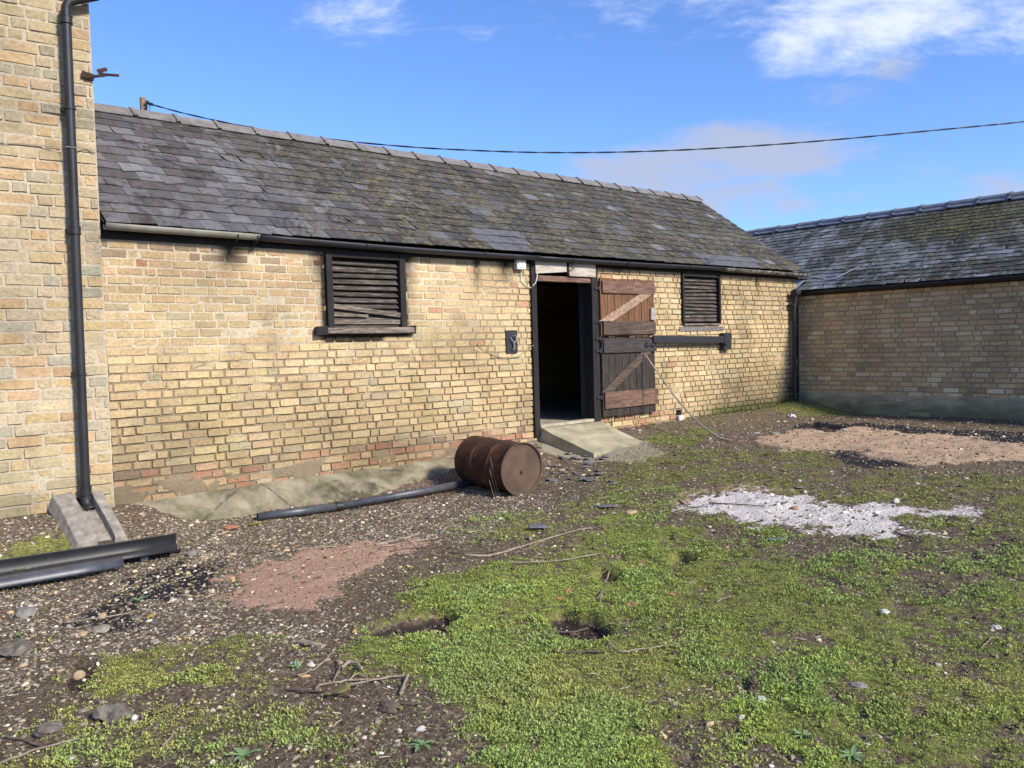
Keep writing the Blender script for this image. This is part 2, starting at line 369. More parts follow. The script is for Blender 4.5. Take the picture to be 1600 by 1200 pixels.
P_BLACK = GP([(200, 905), (280, 878), (345, 880), (350, 905), (290, 930), (230, 945), (210, 975), (150, 985), (110, 975), (190, 935)])
P_MOSSA = GP([(500, 1030), (560, 985), (600, 940), (650, 915), (700, 895), (740, 880), (830, 872), (880, 850), (960, 805), (1040, 800), (1100, 830), (1160, 865), (1230, 890), (1400, 960), (1640, 1010), (1700, 1300), (760, 1300), (700, 1180), (640, 1110), (560, 1060)])
P_MOSSB = GP([(860, 790), (960, 730), (1010, 705), (1180, 700), (1320, 715), (1450, 735), (1700, 745), (2500, 800), (2600, 1500), (1700, 1150), (1300, 1000), (1100, 830), (960, 810)])
P_MOSSC = GP([(100, 1070), (150, 1035), (240, 1015), (330, 1005), (430, 1000), (500, 1030), (470, 1075), (380, 1085), (250, 1085), (170, 1105), (90, 1110)])
P_MOSSD = GP([(-100, 1130), (100, 1120), (300, 1100), (480, 1095), (620, 1120), (700, 1180), (760, 1300), (-300, 1300)])
P_MOSSE = GP([(1000, 690), (1010, 676), (1070, 668), (1120, 672), (1110, 690), (1060, 700)])
P_MOSSF = [tuple(v) for v in [(-.5, -1.1), (.9, -1.05), (1.55, -.85), (1.5, -.45), (1.1, -.4), (-.5, -.5)]]
P_MOSSG = GP([(690, 815), (740, 806), (850, 800), (1000, 760), (1000, 800), (850, 850), (740, 850)])
P_SKIRT = GP([(845, 690), (925, 700), (1005, 690), (1040, 706), (1010, 722), (930, 722), (850, 705)])
P_GRAV = GP([(-100, 820), (160, 860), (290, 800), (480, 800), (700, 770), (860, 770), (860, 800), (680, 850), (560, 880), (470, 1000), (300, 1000), (100, 1020), (-150, 1150)])
P_SOILN = GP([(380, 1010), (520, 1020), (620, 1075), (720, 1140), (800, 1300), (640, 1300), (520, 1150), (420, 1080)])
P_SOILL = GP([(-100, 1060), (60, 1070), (240, 1085), (230, 1115), (60, 1120), (-100, 1120)])
def soft(X, Y, P, w, amp, fs, seed):
    return S(-w, w, inpoly(X, Y, P) + (fbm(X*fs, Y*fs, seed, 5, .6)-.5)*amp)
def masks(X, Y):
    r = {}
    pit = np.zeros(X.shape); dep = np.zeros(X.shape)
    for i, (P, d) in enumerate(PITS):
        sdv = inpoly(X, Y, P)+.015+(fbm(X*9, Y*9, 40+i, 4)-.5)*.06
        q = S(-.015, .05, sdv); pit = np.maximum(pit, q); dep = dep + q*d - .010*np.exp(-((sdv+.05)/.04)**2)
    r['pit'] = pit; r['dep'] = dep
    r['red'] = soft(X, Y, P_RED, .16, .6, 5, 11)
    r['ash'] = soft(X, Y, P_ASH, .22, .75, 5, 12)
    r['ashr'] = soft(X, Y, P_ASHR, .15, .6, 5, 13)
    r['sand'] = soft(X, Y, P_SAND, .16, .6, 3, 14)
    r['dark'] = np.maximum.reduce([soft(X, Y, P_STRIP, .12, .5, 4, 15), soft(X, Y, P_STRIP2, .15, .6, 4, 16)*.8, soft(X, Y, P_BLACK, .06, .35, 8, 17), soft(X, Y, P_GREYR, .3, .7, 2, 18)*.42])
    n = fbm(X*2.2, Y*2.2, 21, 5, .6)
    ms = np.maximum.reduce([soft(X, Y, P_MOSSA, .26, .95, 3, 22), .62*soft(X, Y, P_MOSSB, .4, .8, 1.4, 23), .85*soft(X, Y, P_MOSSC, .1, .35, 5, 24),
                            .5*soft(X, Y, P_MOSSD, .2, .5, 3, 25), .9*soft(X, Y, P_MOSSE, .15, .5, 3, 26), 1.3*soft(X, Y, P_MOSSF, .14, .5, 4, 27), .5*soft(X, Y, P_MOSSG, .2, .8, 3, 28),
                            1.3*np.exp(-((X-12.5)/.7)**2-((np.minimum(Y, 0)+.3)/.8)**2), .45*S(-.9, -.1, Y)*S(8.2, 9, X)])
    ctr = np.exp(-((X-3.6)**2+(Y+4.0)**2)/1.5); ms = ms*(1-(1-.75*ctr)*.62*S(.52, .62, fbm(X*2.4+7, Y*2.4, 37, 5, .62)))
    ms = ms*(1-.85*soft(X, Y, P_SOILN, .12, .5, 4, 29))*(1-.8*soft(X, Y, P_SOILL, .1, .3, 4, 30))
    ms = ms*(1-S(.3, .8, np.maximum.reduce([r['pit'], r['red'], r['ash'], r['sand'], r['dark']])))
    # broken, patchy cover
    n3 = fbm(X*6, Y*6, 31, 5, .75); r['moss'] = np.clip(ms*S(.38, .60, n3+.34*ms-.09)*(.12+.88*S(.36, .52, fbm(X*15, Y*15, 36, 4, .7)+.10*ms)), 0, 1)
    r['grav'] = np.clip(soft(X, Y, P_GRAV, .25, .7, 2, 32), 0, 1)
    r['skirt'] = soft(X, Y, P_SKIRT, .12, .35, 4, 33)
    return r
def hgt(X, Y, mk=None, fine=True):
    X = np.asarray(X, float); Y = np.asarray(Y, float)
    h = h0(X, Y)
    near = np.exp(-np.maximum(np.hypot(X-4, Y+4)-9, 0)/4)
    h = h + (fbm(X*1.1, Y*1.1, 50, 3)-.5)*.05*near
    if fine:
        if mk is None: mk = masks(X, Y)
        fl = 1-.85*np.maximum(mk['skirt'], mk['red']*.6)
        h = h + ((fbm(X*6, Y*6, 51, 4, .6)-.5)*.045 + (fbm(X*22, Y*22, 52, 3, .6)-.5)*.016)*fl*near
        h = h - mk['dep'] + mk['moss']*.018*fbm(X*12, Y*12, 53, 3) + .03*mk['red']+.05*mk['sand']*fbm(X*3, Y*3, 54, 3)+.012*mk['ash']*fbm(X*5, Y*5, 55, 3)
    return h
# ------------------------------------------------------------------ ground sheet
def axis(lo, hi, a, b, st, far, gr=1.25):
    m = list(np.arange(a, b+1e-6, st)); s = st; x = a
    left = []
    while x > lo: s *= gr; x -= s; left.append(x)
    s = st; x = b; right = []
    while x < hi: s *= gr; x += s; right.append(x)
    return np.array(left[::-1]+m+right)
gx = axis(-400, 400, -.2, 13.0, .024, 0); gy = axis(-400, 400, -8.0, .1, .024, 0)
GX, GY = np.meshgrid(gx, gy, indexing='ij'); MK = masks(GX, GY); GZ = hgt(GX, GY, MK)
nx, ny = GX.shape; idx = np.arange(nx*ny).reshape(nx, ny)
Qg = np.stack([idx[:-1, :-1], idx[1:, :-1], idx[1:, 1:], idx[:-1, 1:]], -1).reshape(-1, 4)
def st(*k): return np.stack([v.ravel() for v in k], -1)
def m_ground():
    m = Mat('yard_ground', .96, 0, .2)
    A = m.attr('MA'); B = m.attr('MB')
    sa = m.n.new('ShaderNodeSeparateColor'); m.lk(A.outputs[0], sa.inputs[0]); sb = m.n.new('ShaderNodeSeparateColor'); m.lk(B.outputs[0], sb.inputs[0])
    moss, red, ash = sa.outputs[0], sa.outputs[1], sa.outputs[2]; grav = A.outputs['Alpha']
    dark, sand, skirt = sb.outputs[0], sb.outputs[1], sb.outputs[2]; pit = B.outputs['Alpha']
    fine = m.noise(45, 6, .75, coord='World'); mid = m.noise(9, 6, .65, coord='World')
    soil = m.ramp(fine, [(.3, (.030, .020, .012)), (.48, (.098, .068, .042)), (.6, (.20, .15, .098)), (.75, (.36, .285, .19))])
    cell = m.vor(55, 'F1', 'Color'); cs = m.n.new('ShaderNodeSeparateColor'); m.lk(cell, cs.inputs[0]); cd_ = m.vor(55, 'F1', 'Distance')
    peb = m.ramp(cs.outputs[0], [(.0, (.05, .04, .035)), (.35, (.13, .11, .09)), (.6, (.24, .20, .155)), (.85, (.40, .35, .27)), (1, (.62, .58, .5))])
    pf = m.math('MULTIPLY', m.rng(cd_, .38, .62, 1, 0), m.math('MULTIPLY', m.rng(cs.outputs[1], .25, .45), m.rng(grav, 0, 1, .28, .9)))
    c = m.mix(pf, soil, peb)
    # thin moss film, driven by mask + noise
    mt = m.ramp(m.noise(16, 6, .7, coord='World'), [(.28, (.04, .042, .014)), (.5, (.16, .17, .04)), (.72, (.30, .31, .09))])
    mf = m.rng(m.math('ADD', m.math('MULTIPLY', moss, .95), m.math('MULTIPLY', m.math('SUBTRACT', m.noise(28, 6, .7, coord='World'), .5), 1.6)), .28, .62)
    c = m.mix(m.math('MULTIPLY', mf, .78), c, mt)
    def patch(c, mask, stops, lo, hi, sc=60, k=1.5, st_=1.0):
        col = m.ramp(m.noise(sc, 5, .7, coord='World'), stops)
        f = m.rng(m.math('ADD', mask, m.math('MULTIPLY', m.math('SUBTRACT', m.noise(30, 6, .7, coord='World'), .5), k)), lo, hi)
        return m.mix(m.math('MULTIPLY', f, st_), c, col)
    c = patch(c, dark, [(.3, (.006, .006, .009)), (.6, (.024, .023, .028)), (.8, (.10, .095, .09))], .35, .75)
    c = patch(c, red, [(.3, (.24, .135, .09)), (.5, (.40, .245, .17)), (.75, (.52, .35, .26))], .45, .75, st_=.93)
    c = patch(c, sand, [(.3, (.24, .155, .09)), (.5, (.44, .305, .195)), (.75, (.56, .42, .29))], .42, .72, st_=.95)
    c = patch(c, m.math('MULTIPLY', pit, .95), [(.3, (.016, .012, .011)), (.6, (.042, .032, .028)), (.8, (.08, .065, .055))], .4, .8)
    c = patch(c, ash, [(.3, (.34, .295, .26)), (.5, (.66, .60, .54)), (.75, (.82, .77, .70))], .55, .85, 80, 2.3, .95)
    c = patch(c, skirt, [(.3, (.20, .17, .12)), (.5, (.30, .26, .185)), (.75, (.40, .355, .26))], .3, .8)
    m.color(c); m.bmp(m.noise(60, 6, .75, coord='World'), .012, 1.0); m.bmp(m.math('MULTIPLY', cd_, -1), .006, .6); return m.m
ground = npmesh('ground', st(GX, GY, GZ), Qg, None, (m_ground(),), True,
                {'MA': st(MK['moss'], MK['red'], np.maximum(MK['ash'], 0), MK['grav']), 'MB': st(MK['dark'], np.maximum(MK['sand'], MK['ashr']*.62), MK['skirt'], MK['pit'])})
tagg(ground, kind='structure')
def hs(x, y): return float(hgt(np.array([x]), np.array([y]))[0])

# ------------------------------------------------------------------ brick walls
def sheet(us, zs, openings, fn_d, T, Nn, O):
    """grid sheet with holes; returns V, Q, (u,z) per vertex"""
    for o in openings:
        us = [u for u in us if abs(u-o[0]) > .008 and abs(u-o[1]) > .008]+[o[0], o[1]]
        zs = [z for z in zs if abs(z-o[2]) > .008 and abs(z-o[3]) > .008]+[o[2], o[3]]
    us = np.unique(np.round(us, 5)); zs = np.unique(np.round(zs, 5))
    U, Z = np.meshgrid(us, zs, indexing='ij'); D = fn_d(U, Z)
    V = np.asarray(O)+U[..., None]*np.asarray(T)+D[..., None]*np.asarray(Nn)+Z[..., None]*np.array([0, 0, 1.])
    n, m = U.shape; ix = np.arange(n*m).reshape(n, m)
    uc = (U[:-1, :-1]+U[1:, 1:])/2; zc = (Z[:-1, :-1]+Z[1:, 1:])/2; keep = np.ones(uc.shape, bool)
    for o in openings: keep &= ~((uc > o[0]) & (uc < o[1]) & (zc > o[2]) & (zc < o[3]))
    Q = np.stack([ix[:-1, :-1], ix[1:, :-1], ix[1:, 1:], ix[:-1, 1:]], -1)[keep]
    return V.reshape(-1, 3), Q, U.ravel(), Z.ravel()
def brickwall(name, parent, O, T, Nn, u0, u1, z0, z1, bl, bh, openings, colfn, mortfn, stain, recess, seed, joint=.011, thick=.22, rough=1.0, plinth=None):
    r = np.random.default_rng(seed); R = random.Random(seed)
    B = []; rows = int((z1-z0)/bh)+1; prev = []
    for k in range(rows):
        za = z0+k*bh; u = u0-R.uniform(0, bl*.9) if k % 2 else u0-R.choice([0, .5])*bl; cur = []
        i = R.randrange(3)
        while u < u1:
            w = bl if (i % 3) else bl*.5; w *= R.uniform(.955, 1.045)
            if any(abs(u+w-p) < bl*.09 for p in prev): w = bl*.76 if w > bl*.7 else bl*.62
            cur.append(u+w); B.append([max(u, u0), min(u+w, u1), za, min(za+bh, z1)]); u += w; i += 1
        prev = cur
    out = []
    for a, b, c, d in B:
        segs = [(a, b)]
        for o in openings:
            if d-.02 < o[2] or c+.02 > o[3]: continue
            ns = []
            for s in segs:
                if s[1] <= o[0] or s[0] >= o[1]: ns.append(s); continue
                if s[0] < o[0]: ns.append((s[0], o[0]))
                if s[1] > o[1]: ns.append((o[1], s[1]))
            segs = ns
        out += [(s[0], s[1], c, d) for s in segs if s[1]-s[0] > .035 and d-c > .03]
    B = np.array(out); n = len(B)
    jj = joint/2*(1+r.uniform(-.35, .45, (n, 4)))
    a = B[:, 0]+jj[:, 0]; b = B[:, 1]-jj[:, 1]; c = B[:, 2]+jj[:, 2]*.9; d = B[:, 3]-jj[:, 3]*.9
    dz = (vn(B[:, 0]*1.3, B[:, 2]*9, seed)-.5)*.006; c = c+dz; d = d+dz
    er = r.uniform(0, 1, n)**2*rough; e = (.003+.006*er)[:, None]
    us = np.stack([a, a+e[:, 0], a+(b-a)*.33, a+(b-a)*.66, b-e[:, 0], b], 1); zs = np.stack([c, c+e[:, 0], (c+d)/2, d-e[:, 0], d], 1)
    U = np.repeat(us[:, None, :], 5, 1); Z = np.repeat(zs[:, :, None], 6, 2)
    U = U+r.normal(0, .0014, U.shape)*rough; Z = Z+r.normal(0, .0014, Z.shape)*rough
    d0 = r.normal(0, .0022, n)*rough
    D = d0[:, None, None]+r.normal(0, .0011, U.shape)*rough-(er*.006)[:, None, None]*r.uniform(0, 1, U.shape)
    tz = r.normal(0, .03, n); D = D+(Z-zs.mean(1)[:, None, None])*tz[:, None, None]*rough
    ring = np.zeros((5, 6), bool); ring[0] = ring[-1] = True; ring[:, 0] = ring[:, -1] = True
    D[:, ring] = -.030
    V = np.asarray(O)+U[..., None]*np.asarray(T)+D[..., None]*np.asarray(Nn)+Z[..., None]*np.array([0, 0, 1.])
    base = np.arange(n)[:, None, None]*30+np.arange(30).reshape(5, 6)[None]
    Qb = np.stack([base[:, :-1, :-1], base[:, :-1, 1:], base[:, 1:, 1:], base[:, 1:, :-1]], -1).reshape(-1, 4)
    col = np.array([colfn((B[i, 0]+B[i, 1])/2, (B[i, 2]+B[i, 3])/2, R) for i in range(n)])
    col = np.repeat(col, 30, 0)*stain(U.ravel(), Z.ravel())
    st_ = .03
    Vm, Qm, Um, Zm = sheet(list(np.arange(u0, u1, st_))+[u1], list(np.arange(z0, z1, st_))+[z1], openings, lambda U, Z: -recess(U, Z)-.003+(fbm(U*30, Z*30, seed+5, 2)-.5)*.003, T, Nn, O)
    cm = mortfn(Um, Zm)*stain(Um, Zm)
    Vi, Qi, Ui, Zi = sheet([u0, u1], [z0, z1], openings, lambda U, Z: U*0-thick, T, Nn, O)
    V = V.reshape(-1, 3); rv = []; rq = []; nb = len(V)+len(Vm)+len(Vi)
    def P(u, d, z): return np.asarray(O)+u*np.asarray(T)+d*np.asarray(Nn)+np.array([0, 0, z])
    for o in openings:
        for (ua, za), (ub, zb) in (((o[0], o[2]), (o[0], o[3])), ((o[1], o[2]), (o[1], o[3])), ((o[0], o[2]), (o[1], o[2])), ((o[0], o[3]), (o[1], o[3]))):
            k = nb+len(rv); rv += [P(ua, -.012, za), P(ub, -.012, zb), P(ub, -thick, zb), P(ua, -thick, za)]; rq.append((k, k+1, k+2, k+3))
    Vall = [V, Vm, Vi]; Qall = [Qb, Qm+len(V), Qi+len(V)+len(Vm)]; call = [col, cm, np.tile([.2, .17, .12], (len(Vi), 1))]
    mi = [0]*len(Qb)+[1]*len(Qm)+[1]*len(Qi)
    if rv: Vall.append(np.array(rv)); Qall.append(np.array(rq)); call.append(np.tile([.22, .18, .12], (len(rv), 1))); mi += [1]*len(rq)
    return npmesh(name, np.vstack(Vall), np.vstack(Qall), parent, (BRICK, MORTAR), False, {'Col': np.clip(np.vstack(call), 0, 1)}, mi)
def pick(R, tab):
    x = R.random()*sum(t[0] for t in tab)
    for w, c in tab:
        x -= w
        if x <= 0: break
    k = R.uniform(.88, 1.10); return [min(1, v*k*R.uniform(.97, 1.03)) for v in c]
YEL = (.52, .385, .208); YEL2 = (.55, .42, .24); BUF = (.47, .35, .195); PNK = (.50, .345, .195); RED = (.39, .205, .125); RED2 = (.30, .155, .10); GRY = (.43, .355, .215); BRN = (.30, .22, .14); ORG = (.46, .27, .155)
def basez(u): return np.interp(u, [1.9, 3.1, 5.4, 6.7, 7.9, 9.0, 10.7, 12.86], [-1.265, -1.25, -1.255, -1.18, -1.17, -1.19, -1.13, -1.12])
def col_main(u, z, R):
    if z > .86 and u < 4: return pick(R, [(3, BRN), (2, PNK), (1, BUF), (1, RED2)])
    if z > .62 and u < 3.6: return pick(R, [(3, PNK), (2, BUF), (1.6, RED), (1, BRN), (1, YEL)])
    if z > .9: return pick(R, [(3, BUF), (2, BRN), (2, YEL), (1, PNK)])
    bz = float(basez(u)); pz = bz+(.27 if u < 6.0 else .17)
    if z < pz:
        if u < 6.7: return pick(R, [(3, RED), (2, ORG), (2, PNK), (1.5, BRN), (2, BUF)])
        if u < 9.6: return pick(R, [(2, RED), (2, ORG), (1.5, PNK), (2, YEL2), (1, BUF)])
    if z > .1 and u < 6: return pick(R, [(5, YEL), (3.4, BUF), (2.6, PNK), (.8, GRY), (.22, ORG), (1.6, YEL2)])
    if u > 9.5: return pick(R, [(5, YEL), (2, YEL2), (3, BUF), (.6, GRY), (.15, PNK)])
    return pick(R, [(7, YEL), (3.5, BUF), (1.0, PNK), (.8, GRY), (.08, ORG), (2, YEL2)])
def streak(u, z, uc, w, ztop, zbot, s):
    return s*np.exp(-((u-uc)/(w*(1+.5*np.maximum(ztop-z, 0))))**2)*S(zbot, ztop, z)
def stain_main(u, z):
    n = fbm(u*3, z*3, 61, 4); n2 = fbm(u*9, z*7, 62, 4); nb = fbm(u*.9+4, z*1.3, 63, 5, .6)
    k = (1-.20*S(.5, .8, n))*(1-.20*S(.46, .66, nb))*(1+.07*S(.5, .3, nb))
    # damp grime on the right half near the ground
    g = S(-.35, -1.1, z+.5*(n-.5)-.10*(u-10.5)*(u < 10.5))*S(9.3, 11.0, u+.8*(n2-.5))
    k = k*(1-.30*g)
    g3 = S(10.5, 11.3, u+.6*(n2-.5))*S(.2, -.9, z+.5*(n-.5))*.25; k = k*(1-g3)
    soot = sum(streak(u, z, a, b, c, d, s) for a, b, c, d, s in [(2.98, .13, 1.0, .66, 1.1), (5.9, .05, 1.02, .5, .9), (6.33, .12, 1.02, .62, 1.1), (11.64, .025, 1.03, .62, 1.3), (8.3, .1, 1.0, .9, .7), (3.9, .08, 1.0, .5, .9), (4.95, .08, 1.0, .3, .9)])
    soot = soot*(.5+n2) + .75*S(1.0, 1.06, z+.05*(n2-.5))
    # tar brushed round the shuttered window
    near1 = np.exp(-(np.maximum(np.maximum(3.93-u, u-4.90), 0)/.035)**2)*S(.10, .16, z)*S(1.1, 1.0, z)
    sill = ((u > 3.86+.04*(n2-.5)) & (u < 4.62) & (z > .085) & (z < .19)) | ((u > 4.74) & (u < 4.93) & (z > .12) & (z < .19))
    soot = np.maximum(soot, np.maximum(near1*1.3*(n2 > .33), sill*1.5*(n2 > .30)))
    soot = np.clip(soot, 0, 1)
    mossy = S(-.88, -1.12, z+.12*(n2-.5))*S(10.0, 10.5, u+.4*(n-.5))*.85 + S(-1.0, -1.2, z)*S(9, 10, u)*.4
    low = S(-.35, -1.0, z+.5*(n-.5))*S(6.7, 5.6, u)*.20
    c = np.stack([k*(1-.12*g)*(1-low), k*(1-.10*g)*(1-low), k*(1-.08*g)*(1-low)], -1)
    c = c*(1-np.clip(mossy, 0, 1)[:, None]*np.array([.72, .62, .78]))
    ye = .5*S(.52, .66, fbm(u*1.4, z*1.8, 64, 4))*S(.3, -.4, z); c = c*(1-ye[:, None]*np.array([.05, .02, .16]))
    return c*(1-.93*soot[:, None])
def mort_main(u, z):
    n = fbm(u*2, z*2, 66, 4)[:, None]; up = (S(-.15, .25, z+.5*(n[:, 0]-.5))*S(6.6, 5.0, u))[:, None]
    c = np.array([.27, .212, .135])*(1-up)+np.array([.56, .47, .335])*up
    pale = S(.58, .7, fbm(u*5, z*5, 67, 4))[:, None]*.5; return c*(1-pale)+np.array([.62, .54, .40])*pale
def rec_main(u, z):
    n = fbm(u*2.2, z*2.2, 68, 4)
    e = np.clip(S(.1, -.5, z+.9*(n-.5))+S(5.6, 7.6, u)*.85, 0, 1)
    pl = S(.22, .12, z-basez(u))*S(.50, .62, fbm(u*3.5, z*6, 77, 4))*(u < 9.6)
    return .0025+.011*e*S(.25, .6, fbm(u*7, z*7, 69, 4)+.15)*(1-pl)-.009*pl
DOOR = (6.80, 7.86, -1.60, .99)
OPEN = [(3.95, 4.89, .20, 1.0), DOOR, (9.68, 10.62, .25, 1.0), (9.52, 9.64, -1.09, -1.01)]
barn = empty('brick_barn', (7.3, 0, -1.25), 'long low yellow brick barn with slate roof, open doorway and two louvred openings', 'barn')
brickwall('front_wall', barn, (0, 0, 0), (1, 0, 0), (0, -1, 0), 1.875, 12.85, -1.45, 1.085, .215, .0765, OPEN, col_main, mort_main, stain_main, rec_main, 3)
mb = MB()   # the other three walls, floor
mb.ab(1.90, 12.84, 4.0, 4.2, -1.6, 1.1); mb.ab(1.875, 1.96, .23, 3.99, -1.6, 1.1); mb.ab(12.66, 12.85, .23, 3.99, -1.6, 1.1)
mb.prism([(0.0, 1.08), (4.2, 1.08), (2.07, 2.58)], 12.70, 12.86)
# (prism is x,z swept along y: turn it so the gable faces +x)
n = 6; g = mb.v[-n:]; mb.v[-n:] = [(p[1], p[0], p[2]) for p in g]; mb.f[-5:] = [tuple(reversed(f)) for f in mb.f[-5:]]
def m_plainbrick():
    m = Mat('plain_brick', .95, 0, .2); b = m.n.new('ShaderNodeTexBrick'); mp = m.n.new('ShaderNodeMapping'); mp.inputs['Rotation'].default_value = (rad(90), 0, 0)
    m.lk(m.geo(), mp.inputs[0]); m.lk(mp.outputs[0], b.inputs['Vector']); b.inputs['Scale'].default_value = 1; b.inputs['Brick Width'].default_value = .215; b.inputs['Row Height'].default_value = .077; b.inputs['Mortar Size'].default_value = .006
    b.inputs['Color1'].default_value = (.42, .31, .17, 1); b.inputs['Color2'].default_value = (.30, .22, .13, 1); b.inputs['Mortar'].default_value = (.28, .24, .17, 1)
    m.color(m.mix(1, b.outputs[0], m.ramp(m.noise(8, 5, .7, coord='World'), [(.3, (.7, .7, .7)), (.7, (1.1, 1.1, 1.1))]), 'MULTIPLY')); return m.m
PLB = m_plainbrick()
mb.build('rear_and_gable_walls', PLB, barn)
mb = MB(); mb.ab(1.97, 12.65, .225, 3.99, -1.3, -1.03); mb.ab(6.805, 7.855, -.02, .224, -1.3, -1.032); mb.build('floor_slab', CONC, barn)
mb = MB()  # pale thing standing inside the doorway
mb.ab(7.95, 8.30, 1.7, 1.95, -1.03, -.62); mb.ab(8.06, 8.30, 1.62, 1.9, -.62, -.12); mb.build('feed_bin', m_simple('grey_bin', [(.3, (.16, .17, .19)), (.7, (.26, .27, .3))], 6, .6, bump=0), None, bevel=.02, fix=True)
tagg(bpy.data.objects['feed_bin'], 'grey stepped bin standing on the barn floor in the dark doorway', 'bin')

# ------------------------------------------------------------------ slate roofs
def slates(name, parent, mat, O, T, U, Nn, length, rise, gauge, width, colfn, seed, clip=None, head=1.3, th=.006, special=()):
    r = np.random.default_rng(seed); T, U, Nn, O = [np.array(v, float) for v in (T, U, Nn, O)]
    V = []; Q = []; cols = []
    rows = int(rise/gauge)+1
    for k in range(rows):
        s0 = k*gauge; off = (-.5*width if k % 2 else 0)+r.uniform(-.02, .02); t = off; 
        while t < length:
            w = width*r.uniform(.95, 1.05); a = max(t, 0)+.0018; b = min(t+w, length)-.0018; t += w
            if b-a < .03: continue
            if clip is not None and not clip((a+b)/2, s0): continue
            sag = .012*(vn(np.array([(a+b)/2*.8]), np.array([s0*1.2]), seed)[0]-.5)
            sl = s0+r.normal(0, .004); tw = r.normal(0, .006); lift = abs(r.normal(0, .0016)); side = r.normal(0, .0018)
            if r.random() < .03: sl -= r.uniform(.008, .03); tw += r.normal(0, .02); lift += .003
            h1 = min(s0+gauge*head, rise)
            if h1-sl < .03: continue
            n0 = .013+lift+sag; n1 = .0005+sag
            cc = [a, b]; pts = []
            ck = r.random() < .05; cx = r.uniform(.01, .035)
            for (u, s, nn) in ((a+(cx if ck else 0), sl-tw, n0-side), (b, sl+tw, n0+side), (b, h1, n1), (a, h1, n1), (a+(cx if ck else 0), sl-tw, n0-side-th), (b, sl+tw, n0+side-th)):
                pts.append(O+u*T+s*U+nn*Nn)
            q0 = len(V); V += pts; Q += [(q0, q0+1, q0+2, q0+3), (q0+4, q0+5, q0+1, q0), (q0+4, q0, q0+3, q0+3), (q0+1, q0+5, q0+2, q0+2)]
            c, al = colfn((a+b)/2, s0/rise, r); cols += [(*c, al)]*6
    # sarking under the slates
    q0 = len(V); 
    for (u, s) in ((0, 0.03), (length, 0.03), (length, rise), (0, rise)): V.append(O+u*T+s*U-.012*Nn)
    cols += [(.02, .02, .02, 0)]*4; Q.append((q0, q0+1, q0+2, q0+3))
    V = np.array(V); Q = np.array(Q); tri = Q[:, 2] == Q[:, 3]
    return npmesh(name, V, [Q[~tri], Q[tri][:, :3]], parent, (mat,), False, {'Col': np.array(cols)})
def rcol_main(u, s, r):
    k = r.uniform(.62, 1.28); base = np.array([.112, .108, .112])*k*(1.0-.25*float(S(1.5, 6, u)))
    if r.random() < .16: base = np.array([.16, .16, .17])*r.uniform(.8, 1.1)
    if r.random() < .12: base = np.array([.075, .068, .064])*k
    w = float(S(.6, 3.2, u+.8*(s-.5)))
    mossy = .02+.42*w*(1-.2*s)
    if r.random() < .10: mossy -= .45
    x = u+1.875
    if (abs(x-9.2) < .14 and abs(s-.33) < .05) or (x > 10.2 and x < 11.6 and s < .07) or (x > 11.2 and x < 11.9 and s < .16 and r.random() < .5) or (x > 6.0 and x < 6.75 and s < .16): base = np.array([.105, .107, .115]); mossy = -.05
    return base, mossy
SLO = math.atan2(2.67-1.115, 2.07+.13)
RU = (0, math.cos(SLO), math.sin(SLO)); RN = (0, -math.sin(SLO), math.cos(SLO)); RL = math.hypot(2.67-1.115, 2.2)
roof = slates('roof', barn, SLATE, (1.88, -.13, 1.115), (1, 0, 0), RU, RN, 11.03, RL-.03, .182, .208, rcol_main, 21)
slates('rear_roof', barn, SLATE, (12.91, 4.27, 1.115), (-1, 0, 0), (0, -math.cos(SLO), math.sin(SLO)), (0, math.sin(SLO), math.cos(SLO)), 11.03, RL-.03, .182, .208, rcol_main, 22)
def ridge(name, parent, A, B, unit, w, drop, mat, collar, prof, seed):
    A = Vector(A); B = Vector(B); d = (B-A); Ln = d.length; d.normalize(); side = d.cross(Vector((0, 0, 1))).normalized(); n = int(Ln/unit); R = random.Random(seed); mbr = MB()
    for k in range(n):
        a = A+d*(k*Ln/n+.003); b = A+d*((k+1)*Ln/n-.003); wob = R.uniform(-.006, .006)
        def sec(p, off):
            P = []
            for sgn in (0, 1):
                pr = [(x*(1 if not sgn else 1), z) for x, z in prof]
            for (x, z) in prof: 
                l = math.hypot(x, 1e-9); P.append(p+side*(x*(1+off*8))+Vector((0, 0, z+off+wob)))
            return P
        m = len(prof)
        def seg(p0, p1, off):
            s0 = sec(p0, off); s1 = sec(p1, off); vs = s0+s1+[v+Vector((0, 0, -.018)) for v in s0+s1]; fs = []
            for i in range(m-1): fs += [(i, i+1, m+i+1, m+i), (2*m+i, 3*m+i, 3*m+i+1, 2*m+i+1), (i, 2*m+i, 2*m+i+1, i+1), (m+i, m+i+1, 3*m+i+1, 3*m+i)]
            fs += [(0, m, 3*m, 2*m), (m-1, 3*m-1, 4*m-1, 2*m-1)]
            mbr.add(vs, fs)
        seg(a, b-d*collar, 0.0); seg(b-d*(collar-.002), b, .014)
    return mbr.build(name, mat, parent)
PV = [(-.135, -.105), (-.10, -.078), (-.03, -.022), (-.012, -.008), (.012, -.008), (.03, -.022), (.10, -.078), (.135, -.105)]
ridge('ridge_tiles', barn, (1.88, 2.07, 2.725), (12.90, 2.07, 2.725), .455, .13, .1, CLAY, .045, PV, 4)
mb = MB(); mb.ab(1.88, 12.86, -.018, .02, 1.0, 1.10); mb.build('wall_plate', TAR, barn)
